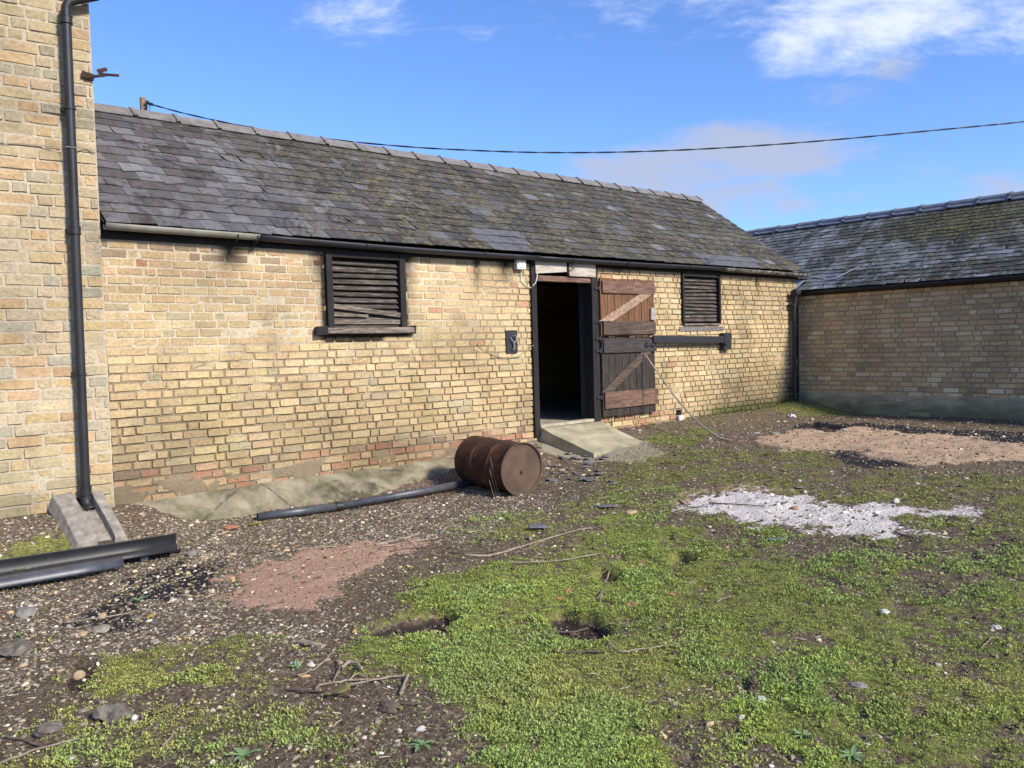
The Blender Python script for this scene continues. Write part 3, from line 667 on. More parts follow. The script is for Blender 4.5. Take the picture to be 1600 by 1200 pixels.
# gutters along the eaves
def gutter(name, parent, pts, r, mat, label=None, n=10, th=.005, up=True):
    mbg = MB(); mbg.tube(pts, r, n, False, math.pi*1.0, math.pi*2.0)
    o = mbg.build(name, mat, parent, True, solid=th, label=label, auto=60); return o
def gline(x0, x1, y, z0, z1, sag, n=10): return [(x0+(x1-x0)*i/n, y+.004*math.sin(i*1.7), z0+(z1-z0)*i/n-sag*math.sin(math.pi*i/n)) for i in range(n+1)]
g1 = gutter('gutter', barn, gline(1.885, 3.22, -.115, 1.112, 1.103, 0, 4), .050, GREYPL, 'grey plastic length of the eaves gutter')
g2 = gutter('gutter', barn, gline(3.21, 6.72, -.115, 1.100, 1.078, .012), .050, IRON, 'black iron length of the eaves gutter')
g2b = gutter('gutter', barn, gline(6.70, 10.55, -.115, 1.075, 1.095, .006), .048, IRON, 'black iron length of the eaves gutter above the doorway')
g3 = gutter('gutter', barn, gline(10.53, 12.98, -.12, 1.09, 1.078, 0, 6), .056, OLDIRON, 'rusty weathered end length of the eaves gutter')
for g, xs in ((g1, (3.19,)), (g2, (3.0, 4.35, 5.9)), (g2b, (6.72, 7.32, 8.35, 9.7)), (g3, (10.56, 11.9, 12.9))):
    for x in xs:
        b_ = MB(); zc = 1.09
        b_.tube([(x, -.115+.062*math.cos(t), zc+.062*math.sin(t)) for t in [math.pi*(1+i/8) for i in range(9)]], .006, 6)
        b_.tube([(x, -.06, zc-.01), (x+.012, -.03, .98), (x-.02, -.008, .93 if x in (3.0, 5.9, 8.35) else 1.0)], .006, 6)
        b_.build('gutter_bracket', IRON, g)
# ------------------------------------------------------------------ louvred windows
def louvre(x0, x1, z0, z1, nsl, sillfn, frame_t, label, broken, seed, mid):
    R = random.Random(seed); f = MB(); t = frame_t
    f.ab(x0, x0+t, -.035, .06, z0, z1, .002); f.ab(x1-t, x1, -.033, .06, z0, z1, .002); f.ab(x0+t, x1-t, -.03, .06, z1-.075, z1, .002)
    w = f.build('window', TAR, barn, bevel=.004, label=label)
    b = MB(); b.ab(mid-.028, mid+.028, .075, .10, z0, z1-.03); b.build('mullion', TAR, w)
    bk = MB(); bk.ab(x0+.01, x1-.01, .16, .17, z0-.0, z1); bk.build('backing_board', TARX, w)
    s = MB(); h = (z1-.10-z0-.02)/nsl
    for k in range(nsl):
        zc = z0+.03+h*(k+.5); dz = 0
        tl = R.uniform(-.013, .013)
        if k in broken: tl = broken[k]
        M = Matrix.Rotation(tl, 3, 'Y') @ Matrix.Rotation(rad(-38+R.uniform(-14, 12)), 3, 'X')
        s.box(((x0+x1)/2, .03, zc), (x1-x0-2*t-.004, .011, h*.92), M, .0025)
    s.build('slats', TARX if nsl > 11 else TARX, w)
    return w
w1 = louvre(3.95, 4.89, .20, 1.02, 11, None, .07, 'larger louvred window left of the doorway, one slat hanging loose', {9: 0}, 5, 4.40)
mb = MB(); M = Matrix.Rotation(.115, 3, 'Y'); mb.box((4.42, -.012, .405), (.80, .016, .045), M, .003); mb.build('loose_slat', SLATW, w1)
mb = MB(); mb.box((4.22, .0, .36), (.42, .012, .03), Matrix.Rotation(.03, 3, 'Y'), .002); mb.box((4.42, .0, .29), (.80, .014, .04), None, .003); mb.build('bottom_slats', SLATW, w1)
mb = MB(); mb.ab(3.84, 4.97, -.068, .05, .175, .232, .010); o = mb.build('sill', SLATW, w1, bevel=.012)
for q in ((3.80, 3.92), (4.93, 4.99)): mb = MB(); mb.ab(q[0], q[1], -.07, .0, .155, .245, .01); mb.build('sill_end', TAR, w1, bevel=.01)
w2 = louvre(9.68, 10.62, .25, 1.02, 12, None, .04, 'smaller-looking black louvred window near the right end of the barn', {8: -.035, 4: .02}, 8, 10.15)
mb = MB(); mb.ab(9.62, 10.70, -.012, .04, .135, .205, .004); mb.build('sill', GREYB, w2, bevel=.004)
mb = MB(); mb.ab(9.72, 10.6, -.03, .04, .225, .255, .003); mb.build('bottom_rail', SLATW, w2)
# ------------------------------------------------------------------ doorway
mb = MB(); mb.ab(6.715, 6.80, -.035, .12, -1.13, 1.03, .003); mb.ab(7.76, 7.88, -.045, .12, -1.16, 1.03, .003); mb.ab(6.80, 7.76, .01, .12, .90, 1.03, .002)
mb.ab(7.315, 7.345, -.06, .01, .88, 1.05, .002)
fr = mb.build('door_frame', TAR, barn, bevel=.005)
mb = MB(); mb.ab(6.80, 7.77, -.025, .10, .79, .86, .004); mb.build('lintel', REDX, fr, bevel=.006)
mb = MB(); mb.prism([(6.77, .875), (7.30, .915), (7.30, 1.035), (6.77, 1.045)], -.055, -.035); mb.build('fascia_board', BOARD, fr, label='left pale board over the doorway')
mb = MB(); mb.ab(7.35, 7.83, -.055, -.035, .865, 1.03); mb.build('fascia_board', BOARD, fr, label='right pale board over the doorway')
mb = MB(); mb.ab(7.80, 7.856, .125, .24, -1.02, .985); mb.build('inner_jamb', m_simple('blue_black_board', [(.3, (.02, .022, .03)), (.7, (.045, .05, .065))], 5, .8), fr)
# hinge pins on the right post
for z in (.72, .28, .06, -.10, -.72):
    mb = MB(); mb.ab(7.80, 7.91, -.062, -.045, z-.014, z+.014); mb.tube([(7.875, -.062, z-.03), (7.875, -.062, z+.03)], .012, 8); mb.build('hinge', IRON, fr, bevel=.003)
def leaf(z0, z1, brd, top_l, bot_l, brace_m, bp, label, cols, seed):
    R = random.Random(seed); b = MB(); x0, x1 = 7.90, 8.985; n = 8; w = (x1-x0)/n
    for k in range(n):
        b.ab(x0+k*w+.0035, x0+(k+1)*w-.0035, -.062-R.uniform(0, .003), -.034, z0+R.uniform(-.012, .008), z1+R.uniform(-.008, .006), .0015)
    d = b.build('door', brd, barn, bevel=.003, label=label)
    for (za, zb), m in zip((top_l, bot_l), cols):
        l_ = MB(); l_.ab(x0+.02, x1-.005+R.uniform(-.01, .02), -.092, -.066, za, zb, .003); l_.build('ledge', m, d, bevel=.004)
    q = MB(); (ax, az), (bx, bz) = bp; wv = .055
    dx, dz = bx-ax, bz-az; l = math.hypot(dx, dz); nx_, nz_ = -dz/l*wv, dx/l*wv
    zl, zh = bot_l[1]+.003, top_l[0]-.003
    def at(t, s, zc):
        # point on the brace edge line clipped at height zc
        px, pz = ax+nx_*s, az+nz_*s; k = (zc-pz)/dz; return (px+dx*k, zc)
    q.prism([at(0, -1, zl), at(0, -1, zh), at(0, 1, zh), at(0, 1, zl)], -.088, -.066); q.build('brace', brace_m, d, bevel=.003)
    return d
up_ = leaf(.085, .86, REDW, (.66, .82), (.105, .285), PALW, ((7.98, .29), (8.80, .66)), 'reddish upper half of the stable door, folded back', (REDX, DKX), 1)
lo_ = leaf(-.985, .07, DKW, (-.135, .045), (-.875, -.655), DKX, ((7.97, -.65), (8.80, -.13)), 'dark lower half of the stable door, folded back', (BLKX, REDX), 2)
mb = MB(); mb.ab(8.88, 8.975, -.098, -.066, .30, .47, .004); mb.build('latch_block', m_simple('pale_latch', [(.3, (.2, .17, .15)), (.7, (.42, .38, .34))], 20, .8), up_, bevel=.006)
mb = MB(); mb.tube([(8.72, -.10, -.045), (8.98, -.10, -.045)], .011, 8); mb.ab(8.76, 8.80, -.11, -.092, -.08, -.01); mb.ab(8.88, 8.92, -.11, -.092, -.08, -.01); mb.build('bolt', IRON, lo_)
# ground rod under the door leaf
mb = MB(); mb.tube([(8.10, -.03, -.99), (8.105, -.03, -1.14), (8.22, -.08, -1.20), (8.5, -.3, -1.245)], .008, 6); mb.build('earth_cable', IRON, barn)
# security bar
mb = MB(); mb.bar((8.90, -.105, .035), (10.66, -.105, .0), .035, .10); bar = mb.build('door_bar', IRON, barn, bevel=.004)
mb = MB(); mb.ab(10.60, 10.80, -.085, -.005, -.155, .105); mb.ab(10.56, 10.66, -.135, -.07, -.07, .07); mb.build('bracket_block', IRON, bar, bevel=.006)
mb = MB(); mb.ab(8.95, 10.6, -.094, -.085, .036, .05); mb.build('bar_rail', IRON, bar)
# small fittings on the wall
mb = MB(); mb.ab(6.30, 6.475, -.02, -.002, -.09, .185); pl = mb.build('wall_hook_plate', IRON, barn, bevel=.004, label='black iron plate with a hook left of the doorway')
mb = MB(); mb.tube([(6.40, -.022, .11), (6.43, -.05, .12), (6.425, -.055, .06), (6.39, -.045, .03), (6.40, -.05, -.03), (6.375, -.04, -.05)], .010, 8); mb.tube([(6.36, -.022, .10), (6.36, -.05, .06), (6.39, -.05, .05)], .008, 6); mb.build('hook', m_simple('worn_iron', [(.3, (.10, .10, .10)), (.7, (.3, .29, .28))], 20, .5, .3), pl)
mb = MB(); mb.ab(6.455, 6.60, -.075, -.008, .915, 1.03); bx_ = mb.build('junction_box', WHITE, barn, bevel=.008, label='small white lamp box beside the left pale board')
mb = MB(); mb.ab(6.475, 6.58, -.081, -.076, .935, 1.012); mb.build('lens', m_simple('frosted_lens', [(.3, (.55, .57, .55)), (.7, (.62, .64, .62))], 5, .3, bump=0), bx_)
mb = MB(); mb.tube([(6.80, -.045, .96), (6.795, -.05, .84), (6.77, -.045, .76), (6.71, -.02, .70), (6.62, -.014, .73), (6.57, -.012, .78), (6.56, -.012, .91)], .006, 8); mb.build('conduit', WHITE, bx_)
mb = MB(); mb.tube([(5.86, -.01, .03), (5.95, -.016, -.04), (6.12, -.016, -.115), (6.3, -.016, -.15), (6.5, -.016, -.13), (6.64, -.02, -.04), (6.72, -.038, .0)], .0035, 6); mb.build('loose_wire', GREYPL, barn)
mb = MB(); mb.ab(9.50, 9.66, -.06, .02, -1.19, -1.09, .008); mb.build('vent_brick', m_simple('whitish_block', [(.3, (.3, .28, .25)), (.7, (.55, .52, .47))], 12, .9), barn, bevel=.012)
mb = MB(); mb.ab(9.51, 9.65, .19, .20, -1.10, -1.0); mb.build('vent_recess', TAR, barn)
mb = MB(); mb.tube([(7.38, -.075, 1.02), (7.345, -.085, .99), (7.36, -.09, .95), (7.40, -.085, .955), (7.40, -.08, 1.0)], .007, 6); mb.build('cable_loop', IRON, barn)
# sloping concrete fillet along the foot of the wall
xs = np.linspace(1.95, 6.72, 120); rows = np.linspace(0, 1, 10); X, Rr = np.meshgrid(xs, rows, indexing='ij')
topz = basez(X)-.0+.03*(fbm(X*3, X*0, 71, 3)-.5); Y = -.006-Rr*(.38+.16*(fbm(X*1.5, X*0+3, 72, 3)-.5)); botz = h0(X, Y*0-.46)-.05
Zc = topz*(1-Rr)+botz*Rr+.02*np.sin(np.pi*Rr)+.035*(fbm(X*7, Rr*4, 73, 4)-.5)*np.sin(np.pi*Rr)+.012*(fbm(X*30, Rr*12, 74, 3)-.5)
ix = np.arange(X.size).reshape(X.shape); Qc = np.stack([ix[:-1, :-1], ix[:-1, 1:], ix[1:, 1:], ix[1:, :-1]], -1).reshape(-1, 4)
def m_apron():
    m = Mat('apron_concrete', .95, 0, .2)
    c = m.ramp(m.noise(3.5, 6, .65, coord='World', dist=.4), [(.28, (.075, .066, .038)), (.45, (.16, .14, .088)), (.6, (.265, .23, .155)), (.78, (.37, .325, .23))])
    c = m.mix(m.rng(m.noise(70, 4, .7, coord='World'), .58, .7, 0, .6), c, (.12, .10, .07)); ck = m.vor(.8, 'DISTANCE_TO_EDGE', 'Distance'); c = m.mix(m.rng(m.math('ADD', ck, m.math('MULTIPLY', m.noise(7, 6, .75, coord='World'), .10)), .050, .058, .6, 0), c, (.04, .034, .025)); c = m.mix(m.rng(m.noise(5, 7, .75, coord='World'), .5, .66, 0, .6), c, (.12, .115, .055))
    m.color(c); m.bmp(m.noise(60, 6, .7, coord='World'), .010, 1); m.bmp(m.noise(9, 5, .6, coord='World'), .016, .9); return m.m
APR = m_apron()
npmesh('concrete_apron', st(X, Y, Zc), Qc, barn, (APR,), True)
# ramp
rp = empty('entrance_ramp', (7.3, -.4, -1.28), 'pale brushed concrete ramp sloping down from the open doorway', 'ramp')
xs = np.linspace(6.80, 7.86, 24); t = np.linspace(0, 1, 24); X, Tt = np.meshgrid(xs, t, indexing='ij')
lenr = .96-.12*(X-6.8); Y = .02-Tt*lenr; zt = -1.025-(.02*(fbm(X*4, Tt*3, 74, 3)))-S(.06, 1.0, Tt)*0-(Tt > .1)*(Tt-.1)*.27+.006*(fbm(X*9, Tt*9, 75, 2)-.5)
Xe = X+.05*(Tt-.3)*(X > 7.3)-.02*np.sin(Tt*3)*(X < 7.0)
top = st(Xe, Y, zt); bot = st(Xe, Y, zt*0-1.55); nn = X.size; ix = np.arange(nn).reshape(X.shape)
Qt = np.stack([ix[:-1, :-1], ix[:-1, 1:], ix[1:, 1:], ix[1:, :-1]], -1).reshape(-1, 4)
def rim(e): return np.stack([e[:-1], e[1:], e[1:]+nn, e[:-1]+nn], -1)
Qr = np.vstack([Qt[:, ::-1], rim(ix[0, :]), rim(ix[-1, ::-1]), rim(ix[::-1, -1])])
npmesh('ramp_slab', np.vstack([top, bot]), Qr, rp, (RAMPC,), False)
mb = MB(); mb.ab(6.81, 7.85, -.035, .10, -1.035, -.995, .006); mb.build('threshold', CONC, rp, bevel=.012)

# ------------------------------------------------------------------ left building
lb = empty('brick_outbuilding', (.4, 1.5, -1.3), 'tall pale brick building at the left edge with a black downpipe', 'building')
TL = np.array([-.99742, .07185, 0]); NL = np.array([-.07185, -.99742, 0]); OL = np.array([1.875, -.03, 0])
def col_left(u, z, R):
    if z < -.7: return pick(R, [(4, (.51, .40, .235)), (2, YEL), (2, PNK), (1.5, GRY), (.2, RED)])
    if z > 1.2: return pick(R, [(4, (.47, .37, .22)), (2, BUF), (2, (.39, .33, .225)), (1, PNK)])
    return pick(R, [(4, (.52, .415, .26)), (2.5, (.49, .40, .265)), (2, PNK), (2, (.39, .35, .255)), (1, YEL)])
def stain_left(u, z):
    n = fbm(u*3, z*3, 81, 4); nb = fbm(u*1.1, z*1.3, 84, 5); k = .95-.22*S(.5, .8, n)-.10*S(1.2, 2.4, z)-.14*S(.45, .65, nb)
    g = .2*S(-.95, -1.2, z+.1*(n-.5)); return np.stack([k*(1-g), k*(1-g*.9), k*(1-g)], -1)
def mort_left(u, z): return np.ones((len(u), 3))*np.array([.52, .44, .32])
def rec_left(u, z): return .004+.008*S(.45, .7, fbm(u*5, z*5, 83, 4))
brickwall('front_wall', lb, OL, TL, NL, 0.0, 3.6, -1.45, 4.6, .255, .0925, [], col_left, mort_left, stain_left, rec_left, 9, joint=.014, rough=1.0)
mb = MB(); c0 = OL-NL*.012
def lbx(u, d, z): return tuple(OL+TL*u-NL*d+np.array([0, 0, z]))
vs = [lbx(u, d, z) for u, d in ((.014, .02), (3.6, .02), (3.6, 4.4), (.014, 4.4)) for z in (-1.5, 4.6)]
mb.add(vs, [(4, 6, 7, 5), (6, 0, 1, 7), (2, 4, 5, 3)]); mb.build('side_walls', PLB, lb)
mb = MB(); mb.add([lbx(-.12, -.15, 4.6), lbx(3.8, -.15, 4.6), lbx(3.8, 4.5, 4.6), lbx(-.12, 4.5, 4.6), lbx(-.12, 2.2, 6.0), lbx(3.8, 2.2, 6.0)], [(0, 1, 5, 4), (2, 3, 4, 5), (0, 4, 3), (1, 2, 5), (0, 3, 2, 1)]); mb.build('roof', SHARD, lb)
def onleft(px, py, off): return hit(px, py, NL, float(NL@OL)+off)
# downpipe
pp = [onleft(x, y, .085) for x, y in ((105, 22), (109, 120), (112, 200), (121, 390), (131, 600), (134, 770))]
x_top = pp[0]
dp = MB(); P0 = Vector([float(v) for v in pp[1]]); 
xa, ya = float(np.mean([p[0] for p in pp[1:]])), 0
pb = onleft(134.5, 778, .085); pt = onleft(103, 14, .085)
line = [Vector([float(v) for v in pt]), Vector([float(v) for v in pb])]
dirv = (line[0]-line[1]).normalized()
dp.tube([line[1], line[0]], .036, 16)
pipeL = dp.build('downpipe', PLAST, lb, True, label='black downpipe with swan neck top and open shoe')
mb = MB(); e0 = line[0]; e1 = e0+Vector((.02, -.01, .055)); e2 = e1+Vector((.20, -.02, .09))
mb.tube([e0-dirv*.03, e0+dirv*.01, e1, e1+Vector((.05, 0, .03)), e2, e2+Vector((.03, 0, .10)), e2+Vector((.03, 0, .8))], .037, 14); mb.build('swan_neck', PLAST, pipeL, True)
for f_, l_, r_ in ((.022, .028, .044), (.20, .006, .041), (.447, .03, .043), (.742, .007, .040), (.985, .035, .044)):
    p = line[0].lerp(line[1], f_); mb = MB(); mb.tube([p-dirv*l_, p+dirv*l_], r_, 16); mb.tube([p-dirv*(l_+.002), p-dirv*(l_-.006)], r_+.003, 16); mb.tube([p+dirv*(l_-.006), p+dirv*(l_+.002)], r_+.003, 16)
    c = mb.build('collar', PLAST, pipeL, True)
for f_ in (.20, .447, .742):
    p = line[0].lerp(line[1], f_); q = p-Vector([float(v) for v in NL])*.085+Vector([float(v) for v in TL])*.055
    mb = MB(); mb.bar(p+Vector([float(v) for v in TL])*.03, q, .014, .035); mb.build('pipe_clip', IRON, pipeL)
mb = MB(); s0 = line[1]; mb.tube([s0+dirv*.02, s0-dirv*.05, s0-dirv*.085+Vector((.012, -.04, 0)), s0-dirv*.10+Vector((.02, -.09, -.005))], .040, 14, False); mb.build('shoe', PLAST, pipeL, True, solid=.004, auto=60)
# hinge pin bracket high on the corner
bk_ = [onleft(x, y, .02) for x, y in ((127, 115), (143, 121), (150, 118), (166, 117), (186, 118))]
mb = MB(); V_ = lambda p: Vector([float(v) for v in p])
mb.bar(V_(bk_[0]), V_(bk_[1])+Vector((.02, 0, 0)), .012, .055); mb.bar(V_(bk_[1])-Vector((.05, 0, .012)), V_(bk_[3]), .02, .022); mb.tube([V_(bk_[3])-Vector((.02, 0, 0)), V_(bk_[4])], .012, 8)
mb.bar(V_(onleft(152, 111, .02)), V_(onleft(167, 108, .02)), .02, .028); mb.bar(V_(onleft(155, 112, .02)), V_(onleft(163, 119, .02)), .02, .03); mb.build('gate_pintle', RUST, lb, bevel=.003, label='rusty iron pintle sticking out from the corner')
# thin cable across the wall
mb = MB(); mb.tube([V_(onleft(x, y, d)) for x, y, d in ((-60, 221, .012), (0, 223, .012), (30, 224, .012), (60, 227, .012), (98, 230, .05), (104, 229, .13), (118, 231, .128), (125, 231, .03), (135, 232, .012), (150, 240, .012))], .0035, 6); mb.build('wall_cable', GREYPL, lb)

# ------------------------------------------------------------------ right building
rb = empty('slate_roofed_outbuilding', (14.9, -2, -1.3), 'dull brown brick outbuilding at the right with blue grey slate roof', 'building')
def col_right(u, z, R):
    t_ = [(4, (.50, .365, .19)), (4, (.56, .415, .225)), (2, (.42, .315, .18)), (.9, (.58, .46, .28)), (.3, (.50, .32, .19))]
    if z < -.55: t_ += [(2.0, (.66, .54, .34))]
    if z > -.2 and u > 2.3: t_ += [(1.0, (.62, .50, .32))]
    return pick(R, t_)
def stain_right(u, z):
    n = fbm(u*2.5, z*2.5, 91, 4); n2 = fbm(u*8, z*8, 92, 4)
    k = 1.12-.22*S(.45, .75, n)
    m = S(-.98, -1.18, z+.2*(n2-.5))+.9*S(.55, .0, u)*S(-.75, -1.15, z+.2*(n-.5)); m = np.clip(m, 0, 1)*.75
    c = np.stack([k, k, k], -1)*(1-m[:, None]*np.array([.58, .50, .62])); return c
def rec_right(u, z):
    pl = S(-.925, -.945, z+.02*(vn(u*4, z*4, 93)-.5))*S(.15, .35, fbm(u*2.4, z*9, 94, 4)-.12)
    return .004-.014*pl
def mort_right(u, z):
    pl = S(-.92, -.95, z)[:, None]; n = fbm(u*3, z*8, 95, 4)[:, None]
    return np.array([.33, .255, .155])*(1-pl)+(np.array([.36, .31, .20])*(.6+.9*n))*pl
brickwall('front_wall', rb, (12.856, 0, 0), (0, -1, 0), (-1, 0, 0), 0.012, 9.0, -1.5, .80, .236, .0765, [], col_right, mort_right, stain_right, rec_right, 13, rough=.9)
mb = MB(); mb.ab(13.0, 16.9, -9.0, -8.85, -1.5, .8); mb.ab(16.9, 17.0, -9.0, 6.0, -1.5, .8); mb.ab(13.0, 16.9, 5.85, 6.0, -1.5, .8); mb.ab(12.875, 13.0, 4.25, 6, -1.5, .8)
mb.build('rear_and_side_walls', PLB, rb)
RX, RZ = 14.9, 2.175; s2 = math.atan2(RZ-.79, RX-12.73); R2L = math.hypot(RZ-.79, RX-12.73)
def rcol_right(u, s, r):
    k = r.uniform(.75, 1.22); b = np.array([.175, .19, .198])*k
    if r.random() < .12: b = np.array([.25, .27, .30])*r.uniform(.85, 1.1)
    y = 6.2-u
    q = -y
    if abs(q-.55) < .22 and .04 < s < .16: b = np.array([.17, .19, .23])
    m = .20+.55*math.exp(-((q-2.3)/1.6)**2-((s-.72)/.28)**2)+.12*(s < .2)*(q > 1.5)
    return b, m
slates('roof', rb, SLATE2, (12.73, 6.2, .79), (0, -1, 0), (math.cos(s2), 0, math.sin(s2)), (-math.sin(s2), 0, math.cos(s2)), 15.4, R2L-.02, .128, .25, rcol_right, 31, clip=lambda u, s: (6.2-u) < -.02 or 12.73+s*math.cos(s2) > 12.95)
slates('rear_roof', rb, SLATE2, (17.07, -9.2, .79), (0, 1, 0), (-math.cos(s2), 0, math.sin(s2)), (math.sin(s2), 0, math.cos(s2)), 15.4, R2L-.02, .128, .25, rcol_right, 32)
PH = [(.085*math.cos(a)*1.1, .085*math.sin(a)-.05) for a in [math.pi*i/8 for i in range(8, -1, -1)]]; PH = [(-.13, -.085)]+PH+[(.13, -.085)]
ridge('ridge_tiles', rb, (RX, 6.2, RZ+.045), (RX, -9.2, RZ+.045), .46, .1, .1, m_simple('grey_ridge', [(.3, (.13, .135, .155)), (.7, (.22, .23, .26))], 9, .95, spec=.15, bs=60, coord='World'), .05, PH, 6)
g = gutter('gutter', rb, [(12.755, -.01-i*.9, .775-.002*math.sin(i)) for i in range(11)], .056, PLAST)
mb = MB(); mb.ab(12.79, 12.85, -9, -.06, .70, .83); mb.build('fascia', TAR, rb)
mb = MB(); mb.tube([(12.56, -.115, .745), (12.80, -.115, .755)], .055, 12); mb.tube([(12.55, -.115, .745), (12.58, -.115, .745)], .062, 12); mb.build('gutter_outlet', PLAST, g, True)
mb = MB(); mb.tube([(12.625, -.10, .74), (12.625, -.10, .60), (12.615, -.085, .5), (12.60, -.085, -.8), (12.60, -.085, -1.02)], .036, 14); dp2 = mb.build('downpipe', PLAST, rb, True)
for z in (.55, -.85):
    mb = MB(); mb.tube([(12.602, -.085, z-.03), (12.602, -.085, z+.03)], .043, 14); mb.ab(12.53, 12.57, -.10, -.0, z-.012, z+.012); mb.build('collar', PLAST, dp2, True)
mb = MB()
def rp2(s, y, n_=.02): return (12.73+s*math.cos(s2)-n_*math.sin(s2), y, .79+s*math.sin(s2)+n_*math.cos(s2))
mb.add([rp2(.02, .03, .03), rp2(.02, -.05, .03), rp2(.3, -.10, .035), rp2(.3, .05, .05)], [(0, 1, 2, 3)])
mb.build('lead_flashing', LEAD, rb, solid=.004); mb = MB()
mb.add([rp2(.26, -.60, .032), rp2(.26, -.66, .034), rp2(.62, -.93, .036), rp2(.62, -.90, .034)], [(0, 1, 2, 3)])
mb.build('lead_flashing', LEAD, rb, solid=.004)

# ------------------------------------------------------------------ oil drum
def GZf(x, y): return hs(x, y)
RD = .262; dx_, dy_ = 5.205, -1.50; gzd = float(h0(dx_, dy_+.3))-.012
drum = empty('oil_drum', (dx_, dy_+.35, gzd), 'rusty brown dented oil drum lying on its side by the wall', 'oil drum')
A0 = Vector((dx_, dy_, gzd+RD)); ax_ = Vector((.03, 1, .028)).normalized(); LD = .80
def lathe(prof, n=56, dent=0, seed=0):
    r_ = ax_.cross(Vector((0, 0, 1))).normalized(); u_ = r_.cross(ax_); vs = []; fs = []
    for i, (t, r) in enumerate(prof):
        for k in range(n):
            a = 2*math.pi*k/n; dd = 1
            if dent: dd = 1-dent*(float(vn(np.array([math.cos(a)*1.6+5]), np.array([math.sin(a)*1.6+t*4]), seed)[0])-.4)*(1 if .05 < t < LD-.03 else .3)
            q = A0+ax_*t+(r_*math.cos(a)+u_*math.sin(a))*r*dd
            vs.append(q)
    m = len(prof)
    for i in range(m-1):
        for k in range(n): a = i*n+k; b = i*n+(k+1) % n; fs.append((a, a+n, b+n, b))
    return vs, fs, n, m
pr = []
for i in range(141):
    t = i/140*LD; r = RD-.010
    for c, w, h in ((.27, .014, .011), (.535, .014, .011)): r += h*math.exp(-((t-c)/w)**2)
    if .58 < t < .76: r += .0035*math.sin((t-.58)/.18*math.pi*6)
    pr.append((t, r))
vs, fs, n_, m_ = lathe(pr, 64, .075, 3)
mb = MB(); mb.add(vs, fs); mb.add([vs[(m_-1)*n_+k] for k in range(n_)], [tuple(range(n_))]); mb.build('drum_body', RUST, drum, True, auto=50)
vs, fs, n_, m_ = lathe([(.016, .001), (.017, .03), (.016, .05), (.014, .11), (.017, .16), (.019, .19), (.018, .225), (.014, RD-.014), (.0, RD-.012), (-.004, RD-.006), (-.004, RD), (.004, RD+.002), (.010, RD-.004)], 64)
def m_lid():
    m = Mat('rusty_lid', .8, .15, .35)
    c = m.ramp(m.noise(4.5, 7, .7), [(.3, (.052, .034, .025)), (.5, (.088, .056, .039)), (.66, (.13, .078, .05)), (.8, (.19, .13, .09))])
    c = m.mix(m.rng(m.noise(9, 6, .7), .55, .68, 0, .6), c, (.075, .072, .058)); c = m.mix(m.rng(m.noise(30, 5, .7), .6, .7, 0, .5), c, (.055, .03, .02)); m.color(c); m.bmp(m.noise(30, 6, .7), .002, 1); return m.m
mb = MB(); mb.add(vs, fs); mb.build('drum_lid', m_lid(), drum, True, auto=50)
mb = MB(); r_ = ax_.cross(Vector((0, 0, 1))).normalized(); u_ = r_.cross(ax_); bc = A0+ax_*.012+r_*.0+u_*-.035
mb.tube([bc, bc-ax_*.006], .016, 16); mb.build('bung', RUST, drum, True)
def polytube(pts, r0, r1, wob, seed, n=7, sub=6):
    R = random.Random(seed); P = [Vector(p) for p in pts]; out = []
    for i in range(len(P)-1):
        for k in range(sub):
            t = k/sub; p0 = P[max(i-1, 0)]; p1 = P[i]; p2 = P[i+1]; p3 = P[min(i+2, len(P)-1)]
            q = .5*((2*p1)+(p2-p0)*t+(2*p0-5*p1+4*p2-p3)*t*t+(3*p1-p0-3*p2+p3)*t*t*t); out.append(q+Vector((R.uniform(-wob, wob), R.uniform(-wob, wob), R.uniform(-wob, wob)*.6)))
    out.append(P[-1]); m = len(out); rs = [(r0+(r1-r0)*i/(m-1))*R.uniform(.88, 1.12) for i in range(m)]
    return out, rs
def gp(px, py, up=0.0):
    p = G(px, py); return (float(p[0]), float(p[1]), hs(p[0], p[1])+up)
# ------------------------------------------------------------------ loose pipes and gutters
pz = lambda x, y, r: float(h0(x, y))+r+.012
lp = empty('loose_downpipe', (4.0, -.6, -1.45), 'long dark grey plastic pipe lying along the foot of the barn wall', 'pipe')
a = Vector((2.93, -.50, pz(2.93, -.5, .034))); b = Vector((3.70, -.575, pz(3.7, -.57, .034))); c = Vector((5.15, -.80, pz(5.1, -.8, .034)+.01))
mb = MB(); mb.tube([a, b], .034, 16, False); mb.build('pipe', PLASTG, lp, True, solid=.004, auto=60)
mb = MB(); mb.tube([b, c], .0345, 16, False); mb.build('pipe', PLASTG, lp, True, solid=.004, auto=60)
d_ = (b-a).normalized(); mb = MB(); mb.tube([b-d_*.03, b+d_*.028], .040, 16); mb.tube([b-d_*.034, b-d_*.026], .045, 16); mb.build('collar', PLAST, lp, True)
def lgut(a, b, r, rot, mat, label, seed, a0=math.pi, span=math.pi):
    a = Vector(a); b = Vector(b); mbg = MB(); n = 8
    pts = [a.lerp(b, i/n)+Vector((0, 0, -.006*math.sin(math.pi*i/n))) for i in range(n+1)]
    mbg.tube(pts, r, 16, False, a0+rot, a0+rot+span); o = mbg.build('loose_gutter', mat, None, True, solid=.004, auto=60, fix=True)
    return tagg(o, label, 'gutter', 'black gutter lengths on the ground')
lgut((-.9, -.70, -1.445), (2.10, -.93, -1.462), .085, -.62, PLAST, 'widest black gutter length, open side up, rearmost of the three on the gravel', 1)
lgut((-.9, -.90, -1.49), (2.04, -1.03, -1.505), .042, 0, PLAST, 'narrow black gutter length between the other two, round side up', 2, 0)
lgut((-.9, -1.03, -1.505), (1.62, -1.165, -1.515), .058, 0, PLASTG, 'shortest grey black gutter length, round side up at the front', 3, 0)
